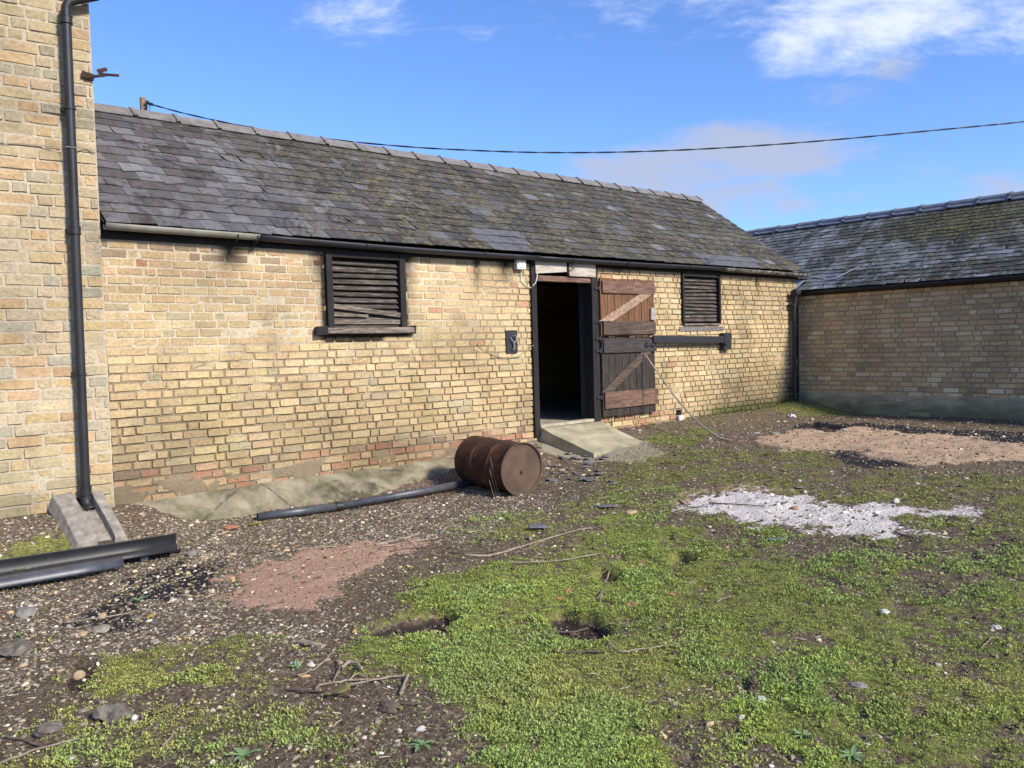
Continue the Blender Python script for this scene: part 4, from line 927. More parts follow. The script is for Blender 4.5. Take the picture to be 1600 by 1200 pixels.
# splash block below the downpipe
sx = 1.625; mb = MB()
prof = [(-.25, -.10), (-.21, .0), (-.068, .015), (-.060, -.065), (.058, -.065), (.066, .012), (.15, .0), (.19, -.10)]
ys = np.linspace(-.0, -.66, 9); vs = []
for i, y in enumerate(ys):
    zt = -1.115-.37*(-y)-.05*(i/8)**2; w = 1-.04*i/8
    for (px_, pz_) in prof: vs.append((sx+px_*w+.02*(i/8)+random.uniform(-.003, .003), y, zt+pz_*(1 if abs(px_) < .1 else 1)+random.uniform(-.003, .003)))
    vs += [(sx+.19*w+.05*i/8, y, -1.65), (sx-.20*w+.05*i/8, y, -1.65)]
m = len(prof)+2; fs = []
for i in range(8):
    for k in range(m): a_ = i*m+k; b_ = i*m+(k+1) % m; fs.append((a_, b_, b_+m, a_+m))
fs.append(tuple(range(m-1, -1, -1))); fs.append(tuple(range(8*m, 9*m)))
mb.add(vs, fs); ch = MB(); ch.add([(sx-.060, -.0, -1.174), (sx+.058, -.0, -1.174), (sx+.076, -.64, -1.462), (sx-.042, -.64, -1.462)], [(0, 1, 2, 3)]); o = mb.build('splash_block', SLAB, None, bevel=.006, fix=True); ch.build('channel_silt', m_simple('dark_silt', [(.3, (.025, .022, .018)), (.7, (.075, .065, .045))], 20, .95, bs=50, bump=.006), o, solid=.006); tagg(o, 'grey concrete splash block with a channel under the downpipe shoe', 'drain block')
# leaning rod
mb = MB(); P = [(8.71, -.115, -.17), (8.73, -.40, -.52), (8.735, -.72, -.86), (8.70, -1.05, -1.10), (8.64, -1.36, -1.235), (8.61, -1.54, -1.262)]
o_, r_s = polytube(P, .010, .013, .001, 5); mb.tube(o_, r_s, 8); o = mb.build('metal_rod', m_simple('rusty_rod', [(.3, (.12, .09, .07)), (.6, (.34, .29, .23)), (.8, (.46, .41, .34))], 6, .7, bump=.001), None, True, fix=True); tagg(o, 'long thin bent rod leaning from the yard against the lower door half', 'rod')
# ------------------------------------------------------------------ utility pole and cable behind the barn
def far(px, py, d): return CAM+ray(px, py)*d
pt_ = far(223, 153, 15.0); pole = empty('utility_pole', (pt_[0], pt_[1], -1.3), 'wooden pole top showing above the barn ridge at the left', 'utility pole')
mb = MB(); mb.tube([(pt_[0], pt_[1], -1.4), (pt_[0], pt_[1], pt_[2])], [.085, .055], 14); mb.build('post', WOODP, pole, True)
mb = MB(); q = far(229, 158, 14.95); mb.tube([q, q+np.array([0.0, 0, -.16])], .012, 8); mb.ab(q[0]-.03, q[0]+.03, q[1]-.06, q[1], q[2]-.03, q[2]+.0); mb.build('pole_fitting', IRON, pole)
c0 = far(236, 163, 14.9); mb = MB(); mb.tube([far(231, 161, 14.9), far(238, 163.5, 14.85)], .028, 10); mb.build('cable_clamp', IRON, pole)
mb = MB(); mb.tube([far(233, 163, 14.9), far(234.5, 170, 14.9), far(232, 176, 14.9), far(229, 180, 14.9)], .006, 6); mb.build('pole_tail_wire', IRON, pole)
pxs = [(236, 163.0), (300, 180), (400, 200.5), (520, 218), (640, 229.5), (740, 235), (830, 238), (930, 238.2), (1030, 235.8), (1130, 231), (1230, 224.3), (1330, 216), (1430, 206.5), (1530, 197), (1600, 190)]
pts = [far(x, y, 14.9-.9*(x-236)/1364) for x, y in pxs]
dlast = pts[-1]-pts[-2]; dlast = dlast/np.linalg.norm(dlast)
for k in range(1, 9): pts.append(pts[-1]+dlast*1.5+np.array([0, 0, .035*k]))
ph = 0; mb = MB()
P = [Vector([float(v) for v in p]) for p in pts]; fine_ = []
for i in range(len(P)-1):
    for k in range(14):
        t = k/14; p0 = P[max(i-1, 0)]; p1 = P[i]; p2 = P[i+1]; p3 = P[min(i+2, len(P)-1)]
        fine_.append(.5*((2*p1)+(p2-p0)*t+(2*p0-5*p1+4*p2-p3)*t*t+(3*p1-p0-3*p2+p3)*t*t*t))
for s_ in (0, 1):
    mb.tube([p+Vector((0, .007*math.cos(i*.55+s_*math.pi), .007*math.sin(i*.55+s_*math.pi))) for i, p in enumerate(fine_)], .0085, 6)
o = mb.build('overhead_cable', IRON, None, True, fix=True); tagg(o, 'twisted black overhead cable crossing the sky above both roofs', 'cable')

# ------------------------------------------------------------------ sticks
def ustick(pts, r0, r1, mat, label, seed, name='stick', cat='stick', up=.012, branch=(), grp='sticks lying in the yard'):
    P = [gp(x, y, up) for x, y in pts]; mb = MB(); o_, rs = polytube(P, r0, r1, .0035, seed); mb.tube(o_, rs, 7)
    for br in branch:
        Q_ = [gp(x, y, up+.004) for x, y in br]; o2, rs2 = polytube(Q_, r1*.9, r1*.5, .003, seed+50); mb.tube(o2, rs2, 6)
    o = mb.build(name, mat, None, True, fix=True); return tagg(o, label, cat, grp)
ustick([(728, 874), (762, 872), (800, 861), (850, 849), (905, 834), (925, 828)], .010, .004, STICK, 'longest branch, curving over the moss edge below the grey slate', 1, branch=[[(850, 849), (830, 860), (805, 866)]])
ustick([(795, 885), (850, 884), (900, 878), (940, 868)], .007, .004, STICK, 'pale straight stick just below the longest curved branch', 2)
ustick([(700, 868), (735, 870), (770, 864), (810, 850)], .006, .003, TWIGD, 'short dark twig left of the longest branch', 3)
ustick([(958, 883), (944, 912), (941, 930), (938, 948)], .006, .003, STICK, 'pale forked twig lying across the small hole in the moss', 4, branch=[[(944, 915), (962, 926), (980, 938)], [(958, 886), (956, 900), (954, 908)], [(941, 930), (936, 938), (933, 941)]])
ustick([(865, 1018), (895, 1019), (920, 1021), (945, 1023)], .009, .005, TWIGD, 'thick dark stick on the moss below the largest hole', 5)
ustick([(950, 1011), (966, 1023), (1000, 1020), (1050, 1014), (1095, 1010)], .005, .003, STICK, 'thin hooked stick right of the thick dark stick on the moss', 6)
ustick([(865, 975), (890, 974), (918, 969)], .006, .004, TWIGD, 'brown twig lying inside the largest bare hole', 7)
ustick([(625, 1094), (631, 1080), (638, 1062)], .009, .007, STICK, 'stubby upright-looking grey stick right of the tangle of roots', 8)
ustick([(502, 1093), (540, 1080), (590, 1068), (632, 1062)], .006, .003, STICK, 'long pale stick crossing the tangle of roots in front', 9)
ustick([(450, 1081), (495, 1086), (530, 1094), (548, 1099)], .007, .004, TWIGD, 'dark brown stick crossing the front of the root tangle', 10)
ustick([(465, 1060), (490, 1050), (508, 1036), (522, 1023)], .005, .003, STICK, 'thin slanting twig behind the root tangle', 11)
ustick([(600, 1107), (628, 1109), (662, 1111)], .006, .004, TWIGD, 'dark straight twig right of the root tangle, nearest the camera', 12)
ustick([(495, 1085), (500, 1075), (540, 1066), (585, 1066), (600, 1072)], .006, .004, STICK, 'bowed root forming the top of the root tangle', 13, branch=[[(545, 1066), (560, 1060), (575, 1064)], [(520, 1070), (530, 1052), (532, 1036)]])
ustick([(535, 1048), (548, 1045), (560, 1049), (566, 1055)], .009, .006, STICK, 'short thick curved root piece behind the tangle', 14, up=.02)
ustick([(0, 1197), (60, 1175), (125, 1157)], .005, .003, STICK, 'long pale straw in the bottom left corner', 15)
ustick([(10, 1158), (40, 1163), (75, 1172)], .006, .004, TWIGD, 'dark stick in the bottom left corner', 16)
ustick([(35, 1139), (60, 1138), (82, 1136)], .004, .003, STICK, 'short pale straw above the bottom left corner', 17)
ustick([(588, 857), (620, 848), (655, 838)], .011, .007, STICK, 'thickest stick of the bundle above the red sand', 18)
ustick([(598, 862), (640, 854), (690, 845)], .005, .003, STICK, 'middle stick of the bundle above the red sand', 19, branch=[[(620, 858), (626, 845), (622, 838)], [(640, 854), (655, 862), (668, 866)]])
ustick([(610, 868), (650, 861), (705, 858)], .006, .004, TWIGD, 'lowest stick of the bundle at the tip of the red sand', 20)
ustick([(462, 863), (520, 858), (600, 852), (640, 852)], .005, .003, STICK, 'long thin stick along the upper edge of the red sand', 21)
ustick([(560, 812), (600, 812), (645, 804)], .004, .003, STICK, 'thin stick lying between the loose pipe and the stick bundle', 22)
ustick([(1108, 788), (1150, 790), (1195, 797)], .007, .004, TWIGD, 'charred twig lying at the left end of the white ash', 23)
ustick([(1060, 782), (1078, 792), (1100, 793)], .006, .004, TWIGD, 'short charred twig where the ash meets the moss', 24)
ustick([(1400, 838), (1415, 842), (1428, 846)], .007, .006, TWIGD, 'short dark stick at the lower edge of the white ash', 25)
ustick([(1305, 656), (1320, 651), (1336, 645)], .005, .004, STICK, 'thin pale stick close to the foot of the right wall', 26)
ustick([(180, 880), (200, 900), (226, 905)], .003, .002, STICK, 'thin curled stalk on the dark patch by the loose gutters', 27)
ustick([(100, 974), (150, 972), (205, 962)], .004, .003, STICK, 'thin straw on the gravel below the dark patch', 28)
ustick([(1180, 1090), (1170, 1065), (1190, 1060)], .003, .002, STICK, 'hair-thin bent stalk in the moss near the white stone', 29)
ustick([(1535, 1017), (1543, 1008), (1552, 1003)], .004, .003, STICK, 'short pale stick in the moss at the right edge', 30)
ustick([(1120, 948), (1136, 942), (1148, 941)], .004, .003, STICK, 'small pale twig by the dark soil right of the holes', 31)
ustick([(1168, 1165), (1176, 1158), (1182, 1152)], .005, .004, STICK, 'small straw sliver in the moss at the lower right', 32)
ustick([(255, 1168), (264, 1158), (274, 1149)], .005, .004, STICK, 'pale splinter in the weeds at the lower left', 33)
for k, (pts, lab) in enumerate([([(777, 776), (765, 755), (752, 735), (746, 708)], 'tallest dry stalk leaning on the side of the drum'), ([(776, 775), (766, 752), (760, 738), (757, 724)], 'middle dry stalk leaning on the side of the drum'), ([(775, 776), (764, 762), (754, 752), (747, 745)], 'shortest dry stalk leaning on the side of the drum')]):
    base = gp(777, 776, 0); P = [(base[0]-.0-.10*i/3*(1-.2*k)-.03*k, base[1]-.03, base[2]+(.40-.11*k)*(i/3)**1.05) for i in range(4)]
    mb = MB(); o_, rs = polytube(P, .0035, .002, .001, 60+k); mb.tube(o_, rs, 5); o = mb.build('dry_stalk', STICK, None, True, fix=True); tagg(o, lab, 'stalk', 'dry stalks against the drum')
def slabpiece(name, px, py, sx_, sy_, th, ang, mat, label, cat, seed, tilt=.06, grp=None, up=.0, sides=None, parent=None):
    R = random.Random(seed); p = gp(px, py, 0); n = sides or R.choice([4, 5, 5, 6]); P = []
    for k in range(n):
        a = 2*math.pi*(k+.5)/n+R.uniform(-.25, .25); P.append((sx_/2*math.cos(a)*1.3, sy_/2*math.sin(a)*1.3))
    M = Matrix.Rotation(ang, 3, 'Z') @ Matrix.Rotation(R.uniform(-tilt, tilt), 3, 'X') @ Matrix.Rotation(R.uniform(-tilt, tilt), 3, 'Y')
    mb = MB(); vs = [Vector(p)+M @ Vector((x, y, up+th+.012)) for x, y in P]+[Vector(p)+M @ Vector((x*1.03, y*1.03, up+.012-.002)) for x, y in P]
    mb.add(vs, [tuple(range(n)), tuple(range(2*n-1, n-1, -1))]+[(i, i+n, (i+1) % n+n, (i+1) % n) for i in range(n)])
    o = mb.build(name, mat, None, fix=True, bevel=min(.003, th*.3)); return tagg(o, label, cat, grp)
slabpiece('wood_splinter', 484, 1012, .035, .19, .012, rad(20), STICK, 'flat pale splinter of wood standing out on the dark soil left of the moss', 'wood piece', 1, sides=4)
slabpiece('roof_slate', 843, 832, .16, .10, .008, rad(-30), SHARD, 'large loose grey slate lying flat in the middle of the yard', 'slate', 2, sides=4, up=.02, grp='loose slates on the ground')
slabpiece('roof_slate', 945, 794, .20, .09, .008, rad(-60), SHARD, 'dark slate lying on the upper edge of the bright moss', 'slate', 3, sides=5, up=.01, grp='loose slates on the ground')
slabpiece('roof_slate', 830+385, 848, .14, .04, .006, rad(-40), SHARD, 'thin bluish slate sliver between the moss and the white ash', 'slate', 4, sides=4, grp='loose slates on the ground')
slabpiece('roof_slate', 1250, 761, .10, .04, .006, rad(-40), SHARD, 'small bluish slate sliver behind the white ash', 'slate', 5, sides=4, grp='loose slates on the ground')
slabpiece('roof_slate', 297, 803, .10, .12, .012, rad(60), SHARD, 'grey slate fragment propped at the left foot of the apron', 'slate', 6, tilt=.6, grp='loose slates on the ground', up=.02)
R = random.Random(12)
for k in range(30):
    x = R.uniform(846, 958); y = R.uniform(704, 756)+(x-852)*.02
    slabpiece('slate_shard', x, y, R.uniform(.04, .15), R.uniform(.03, .10), R.uniform(.004, .008), R.uniform(0, 3), SHARD, 'broken grey slate shard in the scatter between the drum and the ramp', 'slate', 100+k, grp='slate shards between the drum and the ramp', tilt=.12, up=R.uniform(-.004, .006))
ICO = None
def icosa():
    t = (1+5**.5)/2; v = np.array([(-1, t, 0), (1, t, 0), (-1, -t, 0), (1, -t, 0), (0, -1, t), (0, 1, t), (0, -1, -t), (0, 1, -t), (t, 0, -1), (t, 0, 1), (-t, 0, -1), (-t, 0, 1)])/math.sqrt(1+t*t)
    f = np.array([(0, 11, 5), (0, 5, 1), (0, 1, 7), (0, 7, 10), (0, 10, 11), (1, 5, 9), (5, 11, 4), (11, 10, 2), (10, 7, 6), (7, 1, 8), (3, 9, 4), (3, 4, 2), (3, 2, 6), (3, 6, 8), (3, 8, 9), (4, 9, 5), (2, 4, 11), (6, 2, 10), (8, 6, 7), (9, 8, 1)]); return v, f
def subdiv(v, f):
    v = list(map(tuple, v)); cache = {}; nf = []
    def mid(a, b):
        k = (min(a, b), max(a, b))
        if k not in cache: m = np.array(v[a])+np.array(v[b]); v.append(tuple(m/np.linalg.norm(m))); cache[k] = len(v)-1
        return cache[k]
    for a, b, c in f: x, y, z = mid(a, b), mid(b, c), mid(c, a); nf += [(a, x, z), (b, y, x), (c, z, y), (x, y, z)]
    return np.array(v), np.array(nf)
IV, IF = icosa(); IV2, IF2 = subdiv(IV, IF); IV3, IF3 = subdiv(IV2, IF2)
def rock(name, px, py, sz, flat, mat, label, cat, seed, lump=.25, smooth=False, grp=None):
    p = gp(px, py); r = np.random.default_rng(seed); v = IV3.copy()
    d = 1+lump*(np.array([mnoise.noise(Vector(q*1.3+seed)) for q in v])+.5*np.array([mnoise.noise(Vector(q*3.2+seed)) for q in v]))
    v = v*d[:, None]*np.array([1, r.uniform(.6, .9), flat])*sz/2; a = r.uniform(0, 6); c, s_ = math.cos(a), math.sin(a); v = np.stack([v[:, 0]*c-v[:, 1]*s_, v[:, 0]*s_+v[:, 1]*c, v[:, 2]], -1)
    v = v+np.array(p)+np.array([0, 0, sz*flat*.25]); o = npmesh(name, v, IF3, None, (mat,), smooth, fix=True); return tagg(o, label, cat, grp)
def stone(nm, c): return m_simple(nm, [(.3, tuple(q*.6 for q in c)), (.6, c), (.8, tuple(min(q*1.3, .85) for q in c))], 20, .9, bs=60, bump=.004)
ST_W = stone('white_stone', (.55, .53, .48)); ST_G = stone('grey_stone', (.22, .205, .18)); ST_T = stone('tan_stone', (.42, .30, .18)); ST_C = stone('chunk_concrete', (.27, .245, .19)); ST_O = stone('brick_bit', (.40, .17, .09))
for a in [('pebble', 123, 1048, .062, .8, ST_T, 'round ochre pebble on the edge of the left moss patch', 'stone', .08, True), ('pebble', 210, 1127, .034, .9, ST_W, 'small round white pebble right of the crumbly clod', 'stone', .1, True),
          ('soil_clod', 178, 1125, .14, .6, SOIL, 'crumbly grey brown clod left of the small white pebble', 'clod', .5, False), ('soil_clod', 76, 1148, .10, .6, SOIL, 'mossy grey clod near the bottom left corner', 'clod', .3, False),
          ('soil_clod', 26, 1020, .20, .38, SOIL, 'largest lumpy grey clod at the left edge', 'clod', .5, False), ('stone', 40, 964, .13, .5, ST_G, 'angular grey stone on the gravel at the left edge', 'stone', .3, False),
          ('stone', 158, 983, .11, .35, ST_C, 'flat tan grey stone on the dark patch', 'stone', .25, False), ('stone', 160, 966, .05, .7, ST_T, 'ochre flint just behind the flat stone on the dark patch', 'stone', .3, False), ('stone', 130, 990, .05, .6, ST_T, 'orange flint in front of the dark patch', 'stone', .3, False),
          ('concrete_lump', 318, 799, .16, .6, ST_C, 'pale concrete lump at the left foot of the apron', 'concrete lump', .2, False), ('brick_fragment', 360, 826, .13, .3, ST_O, 'orange brick fragment in the gravel below the apron', 'brick piece', .3, False),
          ('stone', 985, 804, .13, .25, ST_T, 'flat tan stone on the bright moss beside the dark slate', 'stone', .25, False), ('stone', 828, 848, .055, .7, ST_C, 'round grey stone just below the large loose slate', 'stone', .2, True),
          ('stone', 1190, 1093, .045, .7, ST_W, 'white stone in the moss at the lower middle', 'stone', .25, False), ('stone', 1340, 1077, .075, .4, ST_G, 'knobbly grey stone in the moss at the right', 'stone', .4, False), ('stone', 1158, 1125, .035, .5, ST_W, 'small squarish white chip in the moss at the lower middle', 'stone', .3, False),
          ('stone', 658, 1144, .05, .4, ST_W, 'pale capped stone on the dark soil at the bottom middle', 'stone', .2, True), ('wood_lump', 608, 1115, .10, .35, TWIGD, 'dark flattened lump of bark right of the roots', 'bark', .3, False), ('stone', 1238, 652, .14, .6, ST_W, 'pale lump of rubble near the corner of the yard', 'rubble', .4, False),
          ('stone', 1320, 675, .09, .3, ST_W, 'white rubble piece behind the pink sand', 'rubble', .3, False), ('stone', 1182, 677, .10, .2, ST_W, 'long white chip left of the pink sand', 'rubble', .3, False), ('stone', 1212, 679, .12, .2, ST_W, 'long white chip touching the pink sand', 'rubble', .3, False),
          ('stone', 1382, 958, .06, .4, ST_W, 'white chip in the moss at the right', 'rubble', .3, False), ('stone', 1557, 982, .05, .5, ST_W, 'white chip in the moss near the right edge', 'rubble', .3, False), ('stone', 1400, 788, .06, .8, ST_W, 'white round lump at the far edge of the ash', 'stone', .2, False),
          ('stone', 1244, 793, .07, .5, ST_T, 'yellow lump lying in the white ash', 'stone', .3, False), ('brick_fragment', 832, 1104, .035, .5, ST_O, 'tiny orange brick crumb in the moss at the bottom middle', 'brick piece', .3, False), ('brick_fragment', 1323, 1045, .035, .4, ST_O, 'tiny orange brick crumb in the moss at the right', 'brick piece', .3, False),
          ('stone', 225, 873, .06, .6, ST_W, 'whitish flint at the end of the loose gutters', 'stone', .35, False), ('stone', 320, 873, .07, .5, ST_T, 'pale flint right of the loose gutters', 'stone', .35, False), ('stone', 878, 735, .09, .4, ST_T, 'yellowish stone among the slate shards', 'stone', .3, False), ('stone', 300, 868, .08, .6, ST_G, 'grey flint at the tip of the widest loose gutter', 'stone', .3, False)]:
    rock(a[0], a[1], a[2], a[3], a[4], a[5], a[6], a[7], int(a[1]), a[8], a[9])
# fallen leaves
LEAFM = m_simple('fallen_leaf', [(.3, (.22, .17, .03)), (.7, (.36, .29, .06))], 30, .7, bump=0); LEAFG = m_simple('greenish_leaf', [(.3, (.12, .11, .03)), (.7, (.22, .19, .06))], 30, .7, bump=0)
def fleaf(px, py, l, w, ang, mat, label, curl=.12):
    p = Vector(gp(px, py, .012)); n = 8; vs = []; fs = []
    for i in range(n+1):
        t = i/n; ww = w/2*math.sin(math.pi*min(.02+t*.98, .98))**.8; x = (t-.5)*l
        for s_ in (-1, 0, 1): vs.append(p+Matrix.Rotation(ang, 3, 'Z') @ Vector((x, s_*ww, .02*curl*(2*t-1)**2*l/.08+(.010 if s_ else 0))))
    for i in range(n):
        for k in (0, 1): a = i*3+k; fs.append((a, a+3, a+4, a+1))
    mb = MB(); mb.add(vs, fs); o = mb.build('fallen_leaf', mat, None, True, fix=True, solid=.0008); return tagg(o, label, 'leaf', 'fallen leaves')
for a in [(235, 967, .075, .04, .8, LEAFM, 'small yellow leaf at the right end of the dark patch'), (255, 1117, .11, .045, .4, LEAFG, 'olive yellow leaf right of the small white pebble'), (400, 823, .12, .05, .2, LEAFM, 'curled yellow leaf on the gravel below the loose pipe'), (530, 1088, .14, .07, .1, LEAFG, 'broad olive leaf under the root tangle'), (622, 1118, .05, .03, 2, LEAFG, 'small green leaf by the dark bark lump'), (500, 800, .05, .04, 1, LEAFM, 'small yellow leaf below the pipe collar'), (1177, 1070, .11, .03, .9, TWIGD, 'narrow brown leaf in the moss at the lower middle')]: fleaf(*a)

# ------------------------------------------------------------------ ground scatter (uncountable)
def m_vc(name, rough=.85, trans=0):
    m = Mat(name, rough, 0, .3); m.color(m.attr('Col').outputs[0])
    if trans: m.b.inputs['Subsurface Weight'].default_value = 0
    return m.m
def scatter_pts(n, fall, xr=(-.2, 12.7), yr=(-8.6, -.02), dmin=2.4):
    r = rng; X = r.uniform(*xr, n); Y = r.uniform(*yr, n)
    d = np.hypot(X, Y+7.5); a = (X*fw0[0]+(Y+7.5)*fw0[1]); s = (X*rt0[0]+(Y+7.5)*rt0[1]); k = (a > 1.9) & (np.abs(s/np.maximum(a, .1)) < .88) & (r.random(n) < np.minimum(1, (3.2/np.maximum(d, .1))**fall))
    return X[k], Y[k]
X, Y = scatter_pts(420000, 1.15); mk = masks(X, Y)
dens = .05+.55*mk['grav']+.16*(1-mk['moss'])*(1-mk['grav']); dens = dens*(1-.78*mk['moss'])*(1-.80*mk['red'])*(1-.9*mk['sand'])*(1-.6*mk['skirt'])*(1-.55*mk['pit'])*(1-.75*mk['ash'])
dens = dens*(.35+1.3*fbm(X*3, Y*3, 120, 3)); bank = (1-S(2.3, 3.0, X))*S(-1.0, -.6, Y); dens = np.maximum(dens, bank*.6*(1-.8*mk['moss']))
red_g = ((X > 4.3) & (X < 6.4) & (Y > -.85)) ; dens = np.where(red_g, .9, dens)
k = rng.random(len(X)) < dens; X, Y = X[k], Y[k]; rg = red_g[k]; bk = bank[k]
Z = hgt(X, Y); n = len(X); print('pebbles', n)
sz = np.minimum(.0030+rng.gamma(1.2, .0026, n), .020)*(1+.05*np.hypot(X, Y+7.5)); ang = rng.uniform(0, 6.28, n); sx_ = rng.uniform(.8, 1.35, n); sy_ = rng.uniform(.6, 1.0, n); sz_ = rng.uniform(.35, .8, n)
V = IV[None]*(1+rng.uniform(-.22, .22, (n, 12, 1))); V = V*np.stack([sx_, sy_, sz_], -1)[:, None]*sz[:, None, None]
c, s_ = np.cos(ang)[:, None], np.sin(ang)[:, None]; V = np.stack([V[..., 0]*c-V[..., 1]*s_, V[..., 0]*s_+V[..., 1]*c, V[..., 2]], -1)+np.stack([X, Y, Z+sz*sz_*.08], -1)[:, None]
pal = np.array([(.66, .61, .50), (.56, .46, .30), (.38, .29, .18), (.23, .185, .14), (.12, .10, .08), (.48, .33, .15), (.28, .24, .19), (.40, .35, .27)]); pw = np.array([.8, 1.3, 2.6, 4.5, 3.6, .7, 2.6, 1.2]); ci = rng.choice(8, n, p=pw/pw.sum())
pr_ = np.array([(.22, .13, .11), (.30, .19, .16), (.38, .29, .25), (.15, .09, .08)])[rng.integers(0, 4, n)]
col = pal[ci]*rng.uniform(.8, 1.15, n)[:, None]; col = np.where(rg[:, None], pr_, col)
npmesh('gravel', V.reshape(-1, 3), (IF[None]+np.arange(n)[:, None, None]*12).reshape(-1, 3), None, (m_vc('pebble'),), False, {'Col': np.clip(np.repeat(col, 12, 0), 0, .8)})
tagg(bpy.data.objects['gravel'], 'loose mixed gravel and flint scattered over the yard', 'gravel', kind='stuff')
# soil crumbs, charcoal and ash lumps
X, Y = scatter_pts(200000, 1.2); mk = masks(X, Y); dens = .12+.5*mk['dark']+.22*mk['ash']+.25*mk['sand']+.3*mk['red']+.6*mk['pit']+.04*mk['moss']; k = rng.random(len(X)) < dens*.55; X, Y = X[k], Y[k]; ash = mk['ash'][k]; red = mk['red'][k]; snd = mk['sand'][k]; Z = hgt(X, Y); n = len(X)
sz = np.minimum(.004+rng.gamma(1.2, .0027, n), .018)*(1+.05*np.hypot(X, Y+7.5)); V = IV[None]*(1+rng.uniform(-.35, .35, (n, 12, 1)))*np.stack([rng.uniform(.8, 1.5, n), rng.uniform(.6, 1, n), rng.uniform(.5, .8, n)], -1)[:, None]*sz[:, None, None]+np.stack([X, Y, Z+sz*.15], -1)[:, None]
q = rng.random(n); col = np.array([.065, .046, .030])*rng.uniform(.6, 1.8, n)[:, None]
col = np.where(((ash > .5) & (q < .45))[:, None], np.array([.62, .58, .54]), col); col = np.where(((red > .5) & (q < .6))[:, None], np.array([.26, .14, .095]), col); col = np.where(((snd > .5) & (q < .6))[:, None], np.array([.33, .22, .15]), col)
npmesh('soil_crumbs', V.reshape(-1, 3), (IF[None]+np.arange(n)[:, None, None]*12).reshape(-1, 3), None, (bpy.data.materials['pebble'],), False, {'Col': np.repeat(col, 12, 0)})
tagg(bpy.data.objects['soil_crumbs'], 'dark crumbs of soil, charcoal and ash strewn over the yard', 'soil', kind='stuff')
# moss and low weeds
X, Y = scatter_pts(900000, 1.25); mk = masks(X, Y); m_ = mk['moss']; wd = fbm(X*4, Y*4, 130, 4)
k = rng.random(len(X)) < (m_*(.55+.65*S(.3, .62, wd))+.010)*.80; X, Y = X[k], Y[k]; m_ = m_[k]; n = len(X); Z = hgt(X, Y); d = np.hypot(X, Y+7.5); print('tufts', n)
brt = fbm(X*1.1, Y*1.1, 131, 4)+.25*np.exp(-((X-3.7)**2+(Y+4.1)**2)/1.6); kind = fbm(X*2.5, Y*2.5, 132, 4)+.10*np.exp(-((X-1.9)**2+(Y+5)**2)/1.2)
nl = 7; tall = np.where(kind > .58, .011, .005)*rng.uniform(.6, 1.5, n); rad_ = np.where(kind > .56, .018, .013)
a1 = rng.uniform(0, 6.28, (n, nl)); rr = np.sqrt(rng.random((n, nl)))*rad_[:, None]; hh = rng.random((n, nl))*tall[:, None]+.002
cx = X[:, None]+rr*np.cos(a1); cy = Y[:, None]+rr*np.sin(a1); cz = Z[:, None]+hh
ls = (np.where(kind > .58, .0047, .0031)[:, None]*rng.uniform(.6, 1.4, (n, nl)))*(1+.085*d[:, None])
az_ = a1+rng.normal(0, .8, (n, nl)); el_ = rng.uniform(-.1, 1.15, (n, nl)); tw_ = rng.uniform(-.7, .7, (n, nl))
D = np.stack([np.cos(az_)*np.cos(el_), np.sin(az_)*np.cos(el_), np.sin(el_)], -1); Sd = np.stack([-np.sin(az_), np.cos(az_), 0*az_], -1)*np.cos(tw_)[..., None]; Sd[..., 2] = np.sin(tw_)
P0 = np.stack([cx, cy, cz], -1); V = np.stack([P0, P0+D*ls[..., None]*1.0+Sd*ls[..., None]*.48, P0+D*ls[..., None]*2.1, P0+D*ls[..., None]*1.0-Sd*ls[..., None]*.48], 2)
cg = np.array([(.18, .25, .045), (.40, .52, .10), (.50, .52, .13), (.22, .32, .10), (.32, .29, .11)])
mixv = np.clip(brt*1.25-.12+rng.normal(0, .12, n), 0, 1)[:, None]; col = cg[0]*(1-mixv)+cg[1]*mixv; y_ = S(.52, .75, fbm(X*.8+3, Y*.8, 133, 3))[:, None]*.7; col = col*(1-y_)+cg[2]*y_
blu = S(.58, .70, kind)[:, None]*.55; col = col*(1-blu)+cg[3]*blu*1.25
far_ = np.clip(S(4.6, 7.5, X)*.6+.35*S(.45, .65, fbm(X*1.5, Y*1.5, 135, 4)), 0, .8)[:, None]; col = col*(1-far_)+cg[4]*far_*.8
col = np.repeat(col[:, None], nl, 1)*rng.uniform(.6, 1.4, (n, nl))[..., None]; dead = rng.random((n, nl)) < .05; col = np.where(dead[..., None], np.array([.22, .17, .08]), col)
def m_leafy():
    m = Mat('moss_leaf', .75, 0, .25); a = m.attr('Col').outputs[0]; m.color(a); tr = m.n.new('ShaderNodeBsdfTranslucent'); m.lk(a, tr.inputs[0]); ms = m.n.new('ShaderNodeMixShader'); ms.inputs[0].default_value = .25
    o = m.n['Material Output']; m.lk(m.b.outputs[0], ms.inputs[1]); m.lk(tr.outputs[0], ms.inputs[2]); m.lk(ms.outputs[0], o.inputs[0]); return m.m
LEAFY = m_leafy(); nq = n*nl
npmesh('moss_and_weeds', V.reshape(-1, 3), np.arange(nq*4).reshape(-1, 4), None, (LEAFY,), False, {'Col': np.repeat(np.clip(col, 0, .5).reshape(-1, 3), 4, 0)})
tagg(bpy.data.objects['moss_and_weeds'], 'low bright green moss and tiny weeds covering much of the yard', 'moss', kind='stuff')
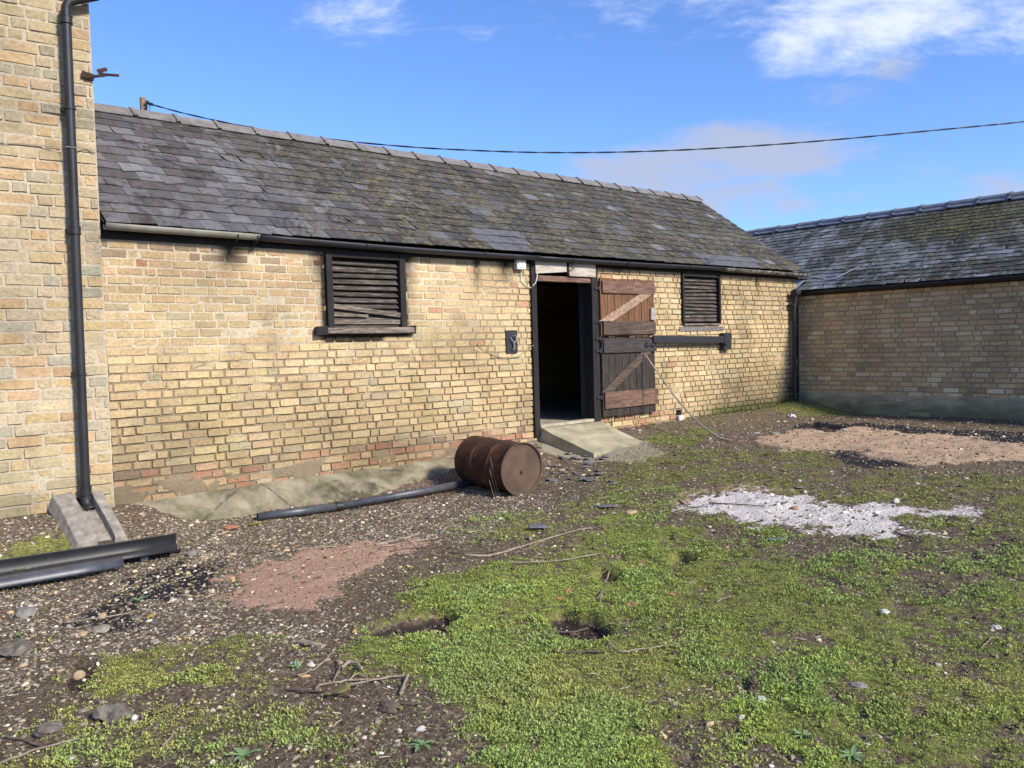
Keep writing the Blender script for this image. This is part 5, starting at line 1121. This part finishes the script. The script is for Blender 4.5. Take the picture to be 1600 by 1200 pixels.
# straw and twig litter
X, Y = scatter_pts(90000, 1.2); mk = masks(X, Y); dens = .06+.25*mk['grav']+.12*mk['moss']+.5*np.exp(-((X-2.0)**2+(Y+4.3)**2)/.5)+.35*np.exp(-((X-3.6)**2+(Y+1.4)**2)/.8); k = rng.random(len(X)) < dens*.30; X, Y = X[k], Y[k]; Z = hgt(X, Y)+.006; n = len(X); print('straws', n)
ln = rng.uniform(.012, .07, n)*rng.uniform(.4, 1, n)+.008; a = rng.uniform(0, 6.28, n); w = rng.uniform(.0008, .0022, n)*(1+.06*np.hypot(X, Y+7.5)); D = np.stack([np.cos(a), np.sin(a), rng.normal(.05, .14, n)], -1); Sv = np.stack([-np.sin(a), np.cos(a), 0*a], -1); U_ = np.array([0, 0, 1.])
P0 = np.stack([X, Y, Z], -1); bend = rng.normal(0, .12, n)[:, None]*ln[:, None]*Sv
rings = []
for t, b_ in ((-.5, 0), (0, 1), (.5, 0)):
    cc = P0+D*(ln*t)[:, None]+bend*b_; rings += [cc+Sv*w[:, None], cc+U_*(w*1.2)[:, None], cc-Sv*w[:, None]]
V = np.stack(rings, 1); q = []
for i in (0, 3):
    for j in range(3): q.append((i+j, i+(j+1) % 3, i+3+(j+1) % 3, i+3+j))
q = np.array(q); col = np.array([(.36, .29, .19), (.48, .42, .31), (.16, .115, .08), (.26, .20, .13)])[rng.integers(0, 4, n)]*rng.uniform(.75, 1.15, n)[:, None]
npmesh('straw_litter', V.reshape(-1, 3), (q[None]+np.arange(n)[:, None, None]*9).reshape(-1, 4), None, (bpy.data.materials['pebble'],), False, {'Col': np.repeat(col, 9, 0)})
tagg(bpy.data.objects['straw_litter'], 'fine straw and twig litter strewn over the yard', 'litter', kind='stuff')
# a few weeds one can tell apart
WEED = m_simple('pale_weed', [(.3, (.10, .17, .06)), (.7, (.19, .28, .12))], 30, .7, bump=0)
def weed(px, py, r, nlv, label, seed, hgt_=.5):
    R = random.Random(seed); p = Vector(gp(px, py, .004)); mb = MB()
    for k in range(nlv):
        a = 6.283*k/nlv+R.uniform(-.3, .3); L_ = r*R.uniform(.6, 1.15); el = R.uniform(.15, hgt_+.3); vs = []
        for i in range(5):
            t = i/4; w = L_*.16*math.sin(math.pi*(.08+.88*t)); c_ = p+Vector((math.cos(a)*L_*t, math.sin(a)*L_*t, L_*(math.sin(el)*t-.35*t*t)))
            s1 = Vector((-math.sin(a), math.cos(a), 0)); vs += [c_+s1*w+Vector((0, 0, .003)), c_, c_-s1*w+Vector((0, 0, .003))]
        mb.add(vs, [(i*3+j, i*3+3+j, i*3+4+j, i*3+1+j) for i in range(4) for j in (0, 1)])
    o = mb.build('weed', WEED, None, True, fix=True); tagg(o, label, 'weed', 'separate weeds in the yard')
for a in [(215, 941, .07, 9, 'pale green rosette growing on the dark patch by the gutters', 1), (1332, 1184, .06, 12, 'silvery green rosette near the bottom edge at the right', 2), (382, 1188, .07, 10, 'fresh green rosette near the bottom edge at the left', 3), (30, 998, .04, 8, 'small green sprig above the largest clod at the left edge', 4), (462, 1045, .05, 9, 'yellow green sprig on the dark soil left of the roots', 5), (110, 1160, .06, 9, 'light green sprig in the bottom left corner', 6), (1255, 1148, .05, 14, 'tufted grassy weed at the lower right of the moss', 7), (660, 1170, .06, 10, 'green sprig on the bare soil at the bottom middle', 8), (140, 970, .04, 7, 'tiny sprig in front of the flat stone', 9)]: weed(*a)
# rust coloured crumbs on the moss
for k, (px, py, s_, lab) in enumerate([(986, 951, .085, 'largest orange crumble patch on the moss'), (997, 949, .05, 'orange crumble touching the largest orange patch'), (888, 927, .05, 'orange crumble left of the forked twig'), (874, 936, .06, 'long orange crumble at the left of the forked twig'), (1049, 934, .05, 'faint orange crumble right of the forked twig'), (1000, 880, .05, 'faint orange crumble behind the forked twig')]):
    rock('rust_crumble', px, py, s_, .28, ST_O, lab, 'crumble', 300+k, .6, False, 'orange crumbles on the moss')
